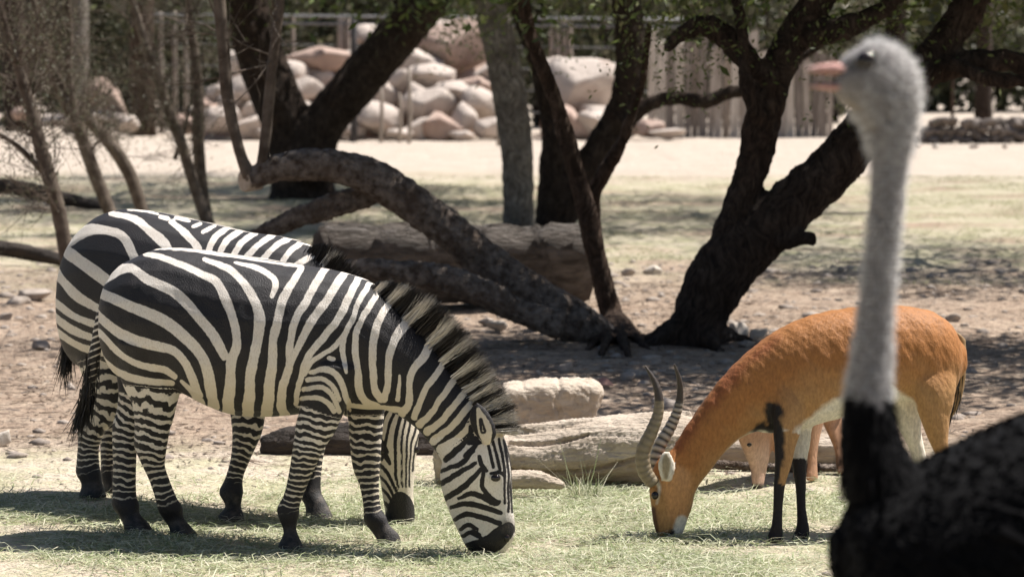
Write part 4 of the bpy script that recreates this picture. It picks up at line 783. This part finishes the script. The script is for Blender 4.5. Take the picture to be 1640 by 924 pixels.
zo = thing('zebra', (*grd(360, 868)[:2], 0), 'nearer grazing zebra in full side view with head lowered to the hay', 'zebra')
mk('body', V, Fc, MAT['zebra'], zo, attrs={'wf': wf, 'hoof': hoof, 'warm': warm, 'ph': ph_, 'thr': th_, 'legm': lg_})
crest = [ZP.pt(u, v) for u, v in [(598, 459), (626, 484), (658, 515), (692, 551), (717, 580), (742, 613), (768, 646), (786, 668), (802, 690)]]
mane(zo, crest, 8000, lambda s: np.interp(s, [0, .12, .3, .6, .85, 1], [.05, .12, .17, .155, .13, .10]), lambda s: np.interp(s, [0, .4, .8, 1], [.15, .05, .25, .8]), ZP.n, lambda q: field(q, zw + [wline([(774, 652), (778, 656)], 6), wline([(788, 670), (791, 674)], 6), wline([(799, 686), (803, 692)], 5)]), (.72, .66, .57), (.018, .014, .012), .018)
tassel(zo, [ZP.pt(148, 570), ZP.pt(143, 610), ZP.pt(139, 640), ZP.pt(134, 655)], 700, .16, (.012, .01, .009), spread=.013)
eyeball(zo, ZP.pt(794, 765, .088), .022, (1, .8, .75)); 
for dd in (.055,): mk('nostril', IV2 * np.array((.012, .008, .018)) + ZP.pt(812, 862, dd), IF2, MAT['eye'], zo)

# ------------------------------------------------------------------ farther zebra
YP = Plane(xy(165, 15.3), xy(450, 14.66))
y_t = [(118, 440, 122, 510, .09), (128, 395, 130, 560, .17), (146, 362, 146, 590, .24), (185, 337, 185, 600, .29), (235, 337, 235, 605, .31), (285, 347, 285, 620, .33), (340, 359, 340, 640, .34), (390, 371, 390, 650, .33), (440, 377, 440, 655, .29), (480, 388, 480, 650, .24), (510, 408, 505, 640, .18)]
y_n = [(470, 385, 480, 640, .19), (512, 412, 510, 650, .17), (550, 450, 540, 660, .14), (590, 510, 565, 670, .12), (622, 580, 590, 690, .11), (640, 640, 606, 712, .09)]
y_hn = [(120, 520, 205, 540, .13), (130, 575, 204, 585, .11), (148, 625, 200, 635, .085), (140, 660, 190, 668, .06), (129, 682, 168, 690, .05), (127, 712, 157, 714, .042), (124, 742, 157, 740, .038), (124, 758, 160, 758, .042), (132, 774, 162, 772, .036), (130, 788, 166, 786, .045), (128, 797, 168, 796, .054)]
y_hf = [(150, 560, 230, 570, .12), (156, 620, 222, 630, .09), (160, 670, 200, 676, .055), (163, 700, 190, 702, .045), (164, 740, 187, 740, .04), (164, 764, 190, 764, .042), (168, 776, 194, 774, .04), (166, 786, 198, 786, .052)]
y_fn = [(370, 600, 425, 610, .09), (374, 660, 420, 664, .075), (376, 695, 415, 696, .06), (373, 733, 400, 730, .048), (363, 765, 387, 765, .038), (353, 787, 387, 790, .044), (363, 808, 384, 810, .032), (354, 822, 387, 822, .044), (349, 833, 389, 834, .054)]
y_ff = [(480, 600, 535, 610, .09), (485, 680, 525, 684, .065), (482, 730, 515, 732, .05), (482, 768, 512, 768, .04), (482, 792, 512, 788, .042), (490, 808, 520, 802, .038), (492, 822, 527, 818, .045), (490, 833, 532, 832, .054)]
yl = [(y_hn, .10, (148, 797)), (y_hf, -.14, (182, 786)), (y_fn, .16, (369, 834)), (y_ff, -.1, (511, 833))]
HP = Plane(xy(560, 14.27), xy(700, 14.33))
y_h = [(608, 640, 660, 640, .09), (602, 662, 668, 658, .10), (598, 690, 671, 690, .115), (600, 715, 668, 716, .12), (606, 750, 664, 750, .105), (612, 790, 662, 790, .085), (616, 815, 664, 815, .075), (618, 838, 664, 838, .07), (626, 852, 658, 853, .05)]
yparts = [loft(YP, y_t, 5, .02, .05, .06), loft(YP, y_n, 5, .05, .05), loft(HP, y_h, 5, .04, .02, pw=1.)] + [leg(YP, a, b, c) for a, b, c in yl]
yparts += [ear(HP, [(606, 662, 596, 652, .02), (600, 650, 582, 636, .022), (590, 634, 578, 626, .012)], -.04), ear(HP, [(676, 656, 664, 648, .02), (690, 648, 672, 634, .022), (694, 634, 684, 628, .012)], -.04)]
yparts += [loft(YP, [(116, 425, 136, 430, .03), (106, 455, 124, 460, .03), (100, 485, 118, 486, .03), (99, 520, 118, 520, .026), (100, 550, 116, 550, .018)], 5, .02, .02)]
V, Fc, Nn = remesh(yparts, .0082, 5, .5); V[:, 2] = np.maximum(V[:, 2], -.004)
yw = [wline(p, q) for p, q in [
 ([(112, 385), (128, 374), (150, 367), (174, 370), (195, 378), (207, 393), (216, 414), (226, 440)], [18, 18, 15, 13, 13, 12, 12, 12]), ([(176, 341), (201, 346), (222, 355), (241, 370), (256, 384), (268, 398), (280, 430)], [5, 8, 10, 12, 15, 15, 14]), ([(205, 335), (230, 337), (252, 343)], [3, 4, 3]), ([(256, 347), (268, 350)], 4),  # thin line along the back edge is a painted highlight
 ([(275, 355), (286, 365), (301, 379), (316, 396), (322, 430)], [8, 9, 10, 10, 10]), ([(280, 349), (304, 354)], 3), ([(309, 363), (322, 358)], 5), ([(325, 372), (344, 362)], 5), ([(330, 410), (335, 397), (344, 381), (364, 365)], 8), ([(347, 415), (353, 402), (365, 384), (385, 369)], 8), ([(370, 420), (377, 405), (389, 387), (409, 372)], 8),
 ([(390, 422), (398, 409), (416, 390), (437, 377)], 8), ([(415, 424), (422, 414), (441, 394), (464, 381)], 8), ([(446, 430), (454, 417), (465, 402), (482, 389)], 8), ([(470, 432), (480, 420), (500, 409)], 8),
 ([(80, 380), (106, 402), (125, 417), (147, 432), (168, 448), (200, 470)], [15, 15, 17, 17, 16, 15]), ([(80, 425), (105, 455), (125, 475), (147, 490), (170, 502)], [12, 12, 12, 11, 11]), ([(85, 480), (112, 503), (141, 515), (170, 524)], 10), ([(85, 505), (116, 528), (141, 540), (170, 547)], 10), ([(90, 530), (122, 552), (150, 562), (180, 567)], 10)]]
for u in range(210, 520, 32): yw.append(wline([(u, 450), (u - 6, 560), (u - 8, 660)], [12, 13, 15]))
for k in range(7): yw.append(wline([(522 + 17 * k, 425 + 22 * k), (500 + 15 * k, 540 + 12 * k), (505 + 14 * k, 650 + 8 * k)], 8))
yh = [wline(p, q) for p, q in [
 ([(622, 652), (612, 680), (610, 720)], 5), ([(634, 650), (624, 680), (616, 716), (612, 735)], 5), ([(645, 652), (640, 670), (634, 700), (632, 740), (638, 780)], [5, 6, 6, 5, 4]), ([(650, 668), (644, 700), (642, 740), (645, 780)], [4, 4, 3.5, 3]), ([(658, 672), (652, 705), (650, 740), (651, 780)], [4, 4, 3.5, 3]), ([(666, 685), (659, 712), (656, 745), (656, 780)], [4, 4, 3, 3]), ([(671, 696), (664, 725), (661, 755)], 3),
 ([(607, 740), (622, 757), (634, 786)], [5, 6, 5]), ([(606, 760), (620, 775), (630, 798)], [5, 6, 4]), ([(607, 780), (618, 790), (628, 806)], [5, 5, 4]), ([(608, 798), (618, 806), (624, 814)], 5), ([(600, 700), (612, 706), (620, 724)], 5), ([(630, 655), (650, 660), (664, 668)], [9, 8, 5]), ([(606, 722), (614, 726), (624, 742)], [8, 9, 5]),
 ([(640, 802), (643, 815), (640, 842)], [30, 44, 52])]]
dH = (V - HP.o) @ HP.n; P2 = px(V); ishead = (P2[:, 1] > 640) & (P2[:, 0] > 590) & (P2[:, 0] < 700) & (V[:, 1] < 14.52)
P2b = px(YP.mirror(V)); P2b = np.where(ishead[:, None], P2, P2b); Pj = P2b + np.stack((sn3(V, 22, 1), sn3(V, 22, 2)), 1) * 1.6
wf = field(Pj, yw) + .8; wf = np.where(ishead, np.minimum(-field(Pj, yh), 4), wf); warm = np.clip((P2b[:, 1] - 500) / 90, 0, 1) * .5; hoof = np.zeros(len(V)); ph_ = np.zeros(len(V)); th_ = np.zeros(len(V)); lg_ = np.zeros(len(V))
for k, (a, b, c) in enumerate(yl):
    q, row = on_axis(V, axis(YP, a, b, c)); ph, per = phase(row + 1.3 * np.sin(P2b[:, 0] * .13 + k), [(480, 20), (620, 19), (690, 12), (720, 10), (900, 9)])
    tp = [570, 600, 640, 640][k]; bt = [752, 752, 768, 768][k]; thr = np.interp(row, [560, 660, bt - 25, bt, bt + 16], [-.05, .3, .55, .85, 1.5])
    m_ = (q < 1.22) & (row > tp) & (P2b[:, 1] > tp - 6) & ~ishead; ph_ = np.where(m_, ph, ph_); th_ = np.where(m_, thr, th_); lg_ = np.where(m_, 1, lg_); hoof = np.where(m_, np.clip((row - bt - 18) / 8, 0, 1), hoof)
yo = thing('zebra', (*grd(300, 812)[:2], 0), 'farther grazing zebra half hidden behind the nearer one, its face turned this way', 'zebra')
mk('body', V, Fc, MAT['zebra'], yo, attrs={'wf': wf, 'hoof': hoof, 'warm': warm, 'ph': ph_, 'thr': th_, 'legm': lg_})
crest = [YP.pt(u, v) for u, v in [(498, 398), (515, 414), (552, 452), (592, 512), (624, 582), (640, 632)]]
mane(yo, crest, 2600, lambda s: np.interp(s, [0, .2, 1], [.04, .1, .12]), lambda s: .1 + 0 * s, YP.n, lambda q: field(q, yw), (.5, .46, .4), (.018, .014, .012), .018)
tassel(yo, [YP.pt(108, 490), YP.pt(110, 530), YP.pt(106, 565)], 600, .2, (.012, .01, .009), spread=.014)
eyeball(yo, HP.pt(612, 722, .075), .02); eyeball(yo, HP.pt(665, 720, .055), .02)

# ------------------------------------------------------------------ antelope
AP = Plane(xy(1080, 13.92), xy(1480, 14.12))
a_t = [(1200, 562, 1205, 690, .09), (1232, 537, 1232, 693, .125), (1270, 516, 1270, 690, .155), (1310, 502, 1310, 678, .18), (1360, 493, 1360, 664, .195), (1410, 489, 1410, 650, .195), (1450, 490, 1450, 640, .18), (1490, 498, 1490, 640, .16), (1520, 518, 1518, 630, .125), (1538, 548, 1535, 605, .07)]
a_n = [(1260, 522, 1250, 690, .12), (1215, 550, 1215, 690, .105), (1178, 582, 1185, 702, .09), (1145, 618, 1158, 726, .08), (1115, 660, 1135, 756, .07), (1092, 694, 1118, 778, .065), (1076, 722, 1110, 796, .06)]
a_h = [(1076, 720, 1098, 742, .05), (1054, 736, 1110, 770, .065), (1044, 758, 1112, 790, .07), (1040, 784, 1108, 812, .062), (1043, 812, 1101, 832, .05), (1046, 836, 1095, 850, .042), (1051, 854, 1089, 862, .034)]
a_fn = [(1240, 600, 1296, 610, .035), (1238, 640, 1290, 650, .05), (1238, 678, 1284, 684, .046), (1240, 712, 1274, 716, .036), (1241, 744, 1267, 746, .03), (1239, 775, 1258, 776, .023), (1238, 810, 1254, 810, .02), (1236, 838, 1253, 838, .023), (1231, 852, 1254, 852, .024), (1226, 866, 1254, 867, .028)]
a_ff = [(1255, 610, 1300, 620, .035), (1262, 660, 1302, 664, .045), (1266, 705, 1298, 708, .036), (1268, 740, 1292, 740, .028), (1273, 775, 1291, 775, .022), (1276, 812, 1291, 812, .02), (1276, 838, 1295, 838, .023), (1272, 852, 1297, 850, .024), (1266, 866, 1293, 865, .028)]
a_hn = [(1446, 580, 1530, 590, .05), (1454, 615, 1530, 628, .075), (1470, 660, 1520, 672, .065), (1488, 705, 1518, 712, .045), (1500, 735, 1524, 735, .034), (1500, 765, 1520, 765, .026), (1492, 805, 1510, 805, .022), (1490, 835, 1510, 835, .024), (1484, 858, 1512, 858, .03)]
a_hf = [(1408, 580, 1478, 590, .05), (1410, 620, 1478, 632, .08), (1430, 670, 1474, 682, .055), (1452, 710, 1480, 716, .04), (1462, 740, 1484, 740, .03), (1462, 770, 1480, 770, .024), (1458, 810, 1474, 810, .02), (1454, 848, 1480, 848, .03)]
al = [(a_fn, .085, (1240, 867)), (a_ff, -.085, (1280, 862)), (a_hn, .10, (1498, 858)), (a_hf, -.1, (1466, 846))]
aparts = [loft(AP, a_t, 5, .04, .03, .08), loft(AP, a_n, 5, .04, .03), loft(AP, a_h, 5, .02, .015, pw=1.)] + [leg(AP, a, b, c) for a, b, c in al]
aparts += [ear(AP, [(1072, 768, 1058, 766, .012), (1080, 754, 1054, 752, .014), (1080, 738, 1054, 738, .012), (1074, 724, 1060, 724, .007)], .075), ear(AP, [(1086, 730, 1078, 742, .012), (1092, 716, 1078, 726, .01), (1090, 704, 1080, 708, .006)], -.06)]
V, Fc, Nn = remesh(aparts, .0085, 4, .5); V[:, 2] = np.maximum(V[:, 2], -.004)
V += Nn * (.003 * sn3(V * np.array((1, 1, .6)), 60, 2) * np.clip((V[:, 2] - .35) / .2, 0, 1))[:, None]
P2 = px(AP.mirror(V)); lat = (V - AP.o) @ AP.n; rufous = np.array((.325, .135, .040)); pale = np.array((.37, .20, .080)); white = np.array((.68, .62, .52)); blk = np.array((.016, .012, .011))
c = np.tile(rufous, (len(V), 1)); 
def blend(c, col, f): f = np.clip(f, 0, 1)[:, None]; return c * (1 - f) + np.array(col) * f
jit = 4 * sn3(V, 25, 2)
c = blend(c, pale, (np.interp(P2[:, 0], [1100, 1200, 1300, 1500], [745, 640, 575, 570]) - P2[:, 1] + jit * 3) / -60)
c = blend(c, (.26, .088, .03), field(P2, [wline([(1085, 715), (1130, 655), (1180, 595), (1240, 545)], [30, 34, 36, 30])]) / 16 + jit / 10)
c = blend(c, white, (field(P2, [wline([(1270, 704), (1300, 690), (1340, 668), (1380, 652), (1420, 645), (1450, 650)], [30, 46, 58, 56, 50, 40])]) + jit) / 8)
c = blend(c, white, (field(P2, [wline([(1150, 742), (1175, 716), (1205, 700), (1240, 694), (1262, 694)], [4, 12, 22, 24, 14])]) + jit * .4) / 5)
c = blend(c, white, (field(P2, [wline([(1425, 622), (1440, 655), (1462, 705), (1484, 748)], [18, 30, 30, 16])]) + jit) / 4)
for k, (a, b, q_) in enumerate(al):
    q, row = on_axis(V, axis(AP, a, b, q_)); m_ = (q < 1.3) & (row > [640, 655, 600, 600][k]) & (P2[:, 1] > 600)
    fr = row * 0
    if k < 2:
        cx = np.interp(row, [s[1] for s in a], [(s[0] + s[2]) / 2 for s in a]); fr = np.where(row > 775, 9, cx - 1.5 - px(V)[:, 0] + jit * .4) 
        if k == 1: fr = np.where(row > 735, 9, -9); 
        base = pale if k == 0 else white * .85
    else: fr = np.where(row > 815, 9, -9); base = pale if k == 2 else white
    if k == 3: c = np.where((m_ & (lat < 0))[:, None], white, c)
    c = np.where((m_ & (row > 690))[:, None], blend(c, base, np.ones(len(V))), c); c = np.where((m_ & ((row > 700) | (k > 1)))[:, None], blend(c, blk, fr / 3), c)
c = blend(c, blk, (field(P2, [wline([(1234, 660), (1240, 682), (1247, 710), (1249, 745)], [34, 32, 24, 16]), wline([(1184, 712), (1204, 696), (1224, 676)], [3, 9, 22])]) + jit * 1.6 + 3 * sn3(V, 70, 8) - 1) / 7 * (np.abs(lat) < .2))
c = blend(c, (.47, .24, .10), field(P2, [wline([(1085, 770), (1085, 820)], [56, 40])]) / 8)
c = blend(c, white, field(P2, [wline([(1092, 835), (1085, 855)], [24, 22]), wline([(1050, 768), (1056, 782), (1052, 806)], [12, 8, 6])]) / 4)
c = blend(c, (.10, .045, .025), field(P2, [wline([(1046, 815), (1050, 850)], [12, 14])]) / 3)
c = blend(c, blk, field(P2, [wline([(1066, 858), (1078, 852), (1072, 846)], [12, 9, 4])]) / 3)
em = (P2[:, 1] > 722) & (P2[:, 1] < 770) & (P2[:, 0] < 1084) & (np.abs(lat - .075) < .02); ef = field(P2, [wline([(1066, 764), (1067, 742), (1067, 728)], [14, 22, 12])])
c = np.where((em & (ef > -4))[:, None], blend(np.tile(white, (len(V), 1)), (.30, .24, .15), (ef - 2) / 3), c)
ao = thing('antelope', (*grd(1360, 862)[:2], 0), 'rusty orange antelope with long ringed horns and black front legs, grazing', 'antelope')
mk('body', V, Fc, MAT['coat'], ao, cols=c)
def horn(o, pts, d, rpx, ra, pal):
    P = cr([(*AP.pt(u, v, d + dd), r) for (u, v, dd), r in zip(pts, rpx)], 26); t = np.linspace(0, 1, len(P)); ring = np.clip((.74 - t) * 6, 0, 1) * np.abs(np.sin(t * math.pi * 21))
    P[:, 3] = (P[:, 3] * (1 + ra * ring)) * 13.9 / F; Vv, Ff = tube(P, 12, 1, 0, .01, .004); k = 12
    idx = np.clip((np.arange(len(Vv)) // k) - 3, 0, len(P) - 1); cc = np.outer(.8 + .4 * ring[idx], (.20, .16, .105)) if not pal else np.outer(.12 + 1.1 * ring[idx] ** 1.5, (.42, .36, .29)); cc = np.where((t[idx] > .68)[:, None], np.array((.05, .038, .03)), cc); return mk('horn', Vv, Ff, MAT['horn'], o, cols=cc)
horn(ao, [(1046, 774, 0), (1032, 752, 0), (1030, 722, .01), (1044, 690, .02), (1054, 662, .02), (1055, 635, .02), (1048, 610, .01), (1034, 587, 0)], .035, [10.5, 11.5, 11, 10, 8.5, 7, 4.8, 1.5], .07, 0)
horn(ao, [(1056, 770, 0), (1050, 745, 0), (1057, 714, -.01), (1073, 685, -.02), (1084, 660, -.02), (1089, 635, -.02), (1088, 608, -.01), (1080, 584, 0)], -.04, [8.5, 9.5, 9.5, 8.5, 7.2, 5.8, 4.2, 1.5], .16, 1)
mk('tail', *loft(AP, [(1526, 530, 1546, 545, .02), (1532, 560, 1547, 566, .018), (1530, 600, 1546, 604, .016), (1524, 640, 1538, 644, .014), (1512, 668, 1522, 672, .01)], 4, .01, .01), MAT['coat'], ao, cols=np.tile(np.array((.30, .19, .09)), (len(loft(AP, [(0, 0, 1, 1, 1)] * 5, 4)[0]), 1)))
tassel(ao, [AP.pt(1536, 590), AP.pt(1530, 630), AP.pt(1520, 660)], 260, .10, (.02, .016, .013), spread=.010, col2=(.4, .3, .18))
eyeball(ao, AP.pt(1049, 793, .058), .017, (1, .8, 1.1))
# calf behind
CPn = Plane(xy(1180, 15.35), xy(1330, 16.1))
c_t = [(1205, 590, 1210, 660, .07), (1228, 560, 1228, 685, .11), (1260, 545, 1260, 676, .13), (1300, 542, 1300, 674, .13), (1332, 552, 1330, 672, .11), (1348, 580, 1346, 650, .06)]
c_n = [(1235, 560, 1245, 670, .09), (1205, 600, 1225, 690, .07), (1190, 640, 1226, 712, .06)]
c_h = [(1186, 660, 1228, 690, .055), (1182, 690, 1232, 702, .052), (1193, 722, 1231, 724, .042), (1203, 748, 1226, 750, .028), (1205, 768, 1223, 769, .022), (1206, 781, 1221, 782, .019)]
cl = [([(1222, 640, 1262, 650, .05), (1238, 690, 1258, 692, .03), (1242, 725, 1256, 725, .02), (1244, 755, 1255, 755, .016), (1242, 774, 1258, 774, .02)], .07, (1250, 774)), ([(1240, 640, 1280, 650, .05), (1262, 690, 1282, 692, .03), (1270, 725, 1283, 725, .02), (1272, 766, 1288, 766, .022)], -.07, (1280, 766)),
      ([(1280, 620, 1330, 640, .07), (1290, 670, 1316, 676, .04), (1293, 705, 1310, 706, .025), (1295, 735, 1307, 735, .018), (1292, 768, 1309, 768, .022)], .07, (1300, 768)), ([(1300, 620, 1345, 640, .06), (1322, 680, 1346, 684, .035), (1338, 720, 1352, 720, .022), (1342, 758, 1358, 758, .022)], -.07, (1350, 758))]
V, Fc, Nn = remesh([loft(CPn, c_t, 4, .03, .03), loft(CPn, c_n, 4, .03, .03), loft(CPn, c_h, 4, .02, .015, pw=1.)] + [leg(CPn, *x) for x in cl] + [ear(CPn, [(1188, 668, 1180, 676, .012), (1180, 660, 1168, 668, .012), (1172, 656, 1166, 660, .006)], .05)], .011, 4, .5); V[:, 2] = np.maximum(V[:, 2], -.004)
P2 = px(V); c = np.tile(np.array((.40, .22, .13)), (len(V), 1)); c = blend(c, (.50, .33, .24), (P2[:, 1] - 700) / 30 * (P2[:, 0] < 1232)); c = blend(c, blk, (772 - P2[:, 1]) / -5)
co = thing('calf', (*grd(1270, 768)[:2], 0), 'small pinkish brown calf mostly hidden behind the antelope\'s front legs', 'calf'); mk('body', V, Fc, MAT['coat'], co, cols=c); eyeball(co, CPn.pt(1200, 712, .04), .013)

# ------------------------------------------------------------------ ostrich
YO = 6.2; OP = Plane((0, YO), (1, YO)); s = YO / F
o_n = [(1400, 900, 1560, 860, .14), (1362, 820, 1520, 790, .11), (1346, 755, 1470, 745, .085), (1345, 700, 1440, 692, .066), (1349, 655, 1432, 650, .055), (1356, 610, 1428, 610, .047), (1369, 535, 1430, 535, .041), (1380, 455, 1435, 455, .038), (1388, 380, 1442, 380, .037), (1394, 310, 1449, 310, .037), (1394, 252, 1456, 255, .039), (1385, 208, 1467, 208, .044), (1368, 180, 1474, 158, .05)]
o_h = [(1385, 205, 1466, 195, .045), (1366, 178, 1474, 150, .052), (1352, 168, 1460, 98, .056), (1336, 155, 1416, 66, .055), (1336, 152, 1376, 74, .045), (1336, 148, 1352, 90, .034)]
o_b = [(1342, 850, 1350, 960, .07), (1372, 800, 1372, 1050, .18), (1440, 765, 1440, 1120, .26), (1520, 722, 1520, 1160, .32), (1620, 676, 1620, 1180, .36), (1740, 645, 1740, 1170, .37), (1880, 650, 1880, 1110, .34), (2010, 700, 2010, 1000, .24), (2090, 760, 2090, 920, .12)]
def oleg(x, dy): return [tube([(x + .02, YO + dy, .86, .11), (x + .05, YO + dy, .70, .085), (x - .02, YO + dy, .48, .04), (x + .03, YO + dy, .28, .028), (x, YO + dy, .07, .03), (x, YO + dy, .03, .03)], 12, 4), tube([(x + .03, YO + dy, .035, .03), (x - .1, YO + dy - .02, .028, .028), (x - .19, YO + dy - .03, .02, .018)], 8, 3), tube([(x, YO + dy, .03, .022), (x - .09, YO + dy - .08, .018, .014)], 8, 2)]
xc = OP.pt(1720, 900)[0]
V, Fc, Nn = remesh([loft(OP, o_n, 5, .03, .02, pw=1.), loft(OP, o_h, 5, .02, .01, pw=1.), loft(OP, o_b, 5, .03, .05)] + oleg(xc, -.13) + oleg(xc + .05, .13), .009, 5, .5)
V[:, 2] = np.maximum(V[:, 2], 0); P2 = px(V); blkf = np.array((.0035, .0032, .0035)); grey = np.array((.22, .20, .192)); c = np.tile(grey, (len(V), 1))
jn = 10 * sn3(V, 40, 2) + 26 * sn3(V * np.array((1, 1, .25)), 70, 5)
c = blend(c, (.28, .26, .25), (jn - 1) / 10 * (P2[:, 1] < 620)); c = blend(c, (.05, .045, .045), field(P2, [wline([(1340, 122), (1375, 100), (1400, 98)], [10, 30, 34])]) / 6)
c = blend(c, (.25, .21, .17), field(P2, [wline([(1335, 150), (1375, 178), (1395, 205)], [10, 20, 24])]) / 10)
c = blend(c, blkf, (P2[:, 1] - 628 + jn) / 16); c = blend(c, (.33, .28, .25), (.68 - V[:, 2]) / .06)
oo = thing('ostrich', (xc, YO, 0), 'large black ostrich with a bare grey neck, out of focus in front', 'ostrich')
mk('body', V, Fc, MAT['ostrich'], oo, cols=c)
pink = np.array((.50, .29, .25))
def beak(st, k):
    Vb, Fb = loft(OP, st, 5, .005, .004, pw=1.); q = px(Vb); mk(k, Vb, Fb, MAT['ostrich'], oo, cols=blend(np.tile(pink, (len(Vb), 1)), (.36, .27, .24), (1312 - q[:, 0]) / 20))
beak([(1385, 108, 1385, 124, .05), (1360, 103, 1360, 124, .042), (1335, 101, 1335, 121, .033), (1312, 104, 1312, 119, .025), (1292, 109, 1292, 116, .014)], 'upper_beak'); beak([(1385, 128, 1385, 144, .05), (1360, 130, 1360, 148, .04), (1335, 132, 1335, 146, .03), (1312, 133, 1312, 143, .022), (1294, 136, 1294, 140, .012)], 'lower_beak')
for d in (.05, -.05): eyeball(oo, OP.pt(1388, 97, d), .021, (1.1, .7, .9))
# short down on head and neck, plumes on the body
me_idx = rng.choice(np.where(P2[:, 1] < 640)[0], 11000); B = V[me_idx]; Nr = Nn[me_idx]; D = unit(Nr * .8 + rng.normal(0, .35, B.shape) + (0, 0, -.35)); q = px(B)
Lh = np.where(q[:, 1] > 250, .013, .02) * rng.uniform(.5, 1.2, len(B)); Lh = np.where((q[:, 0] < 1385) & (q[:, 1] < 175), .004, Lh)
Vh, Fh, hi, tt = ribbons(B, D, Lh, np.full(len(B), .0016), unit(np.cross(D, rng.normal(0, 1, B.shape))), None, 1); mk('down', Vh, Fh, MAT['down'], oo, cols=(np.array((.78, .76, .74)) * rng.uniform(.6, 1.2, (len(B), 1)))[hi])
cand = np.where((P2[:, 1] > 640) & (V[:, 2] > .72))[0]; me_idx = rng.choice(cand, 16000); B = V[me_idx]; Nr = Nn[me_idx]; q = px(B); isn = (q[:, 1] < 790) & (q[:, 0] < 1470)
D = unit(Nr * .16 + np.where(isn[:, None], np.array((.1, 0, -1.)), np.array((.9, 0, -.35))) + rng.normal(0, .2, B.shape)); Lf = np.where(isn, .035, .11) * rng.uniform(.5, 1.2, len(B))
Vh, Fh, hi, tt = ribbons(B + Nr * .002, D, Lf, np.where(isn, .006, .018), unit(np.cross(D, Nr + rng.normal(0, .4, B.shape))), np.array((0, 0, -.25)) + rng.normal(0, .15, B.shape), 3)
mk('plumage', Vh, Fh, MAT['feather'], oo, cols=(blkf * rng.uniform(.6, 1.5, (len(B), 1)))[hi])

for o in bpy.data.objects:
    if '_o' in o: del o['_o']
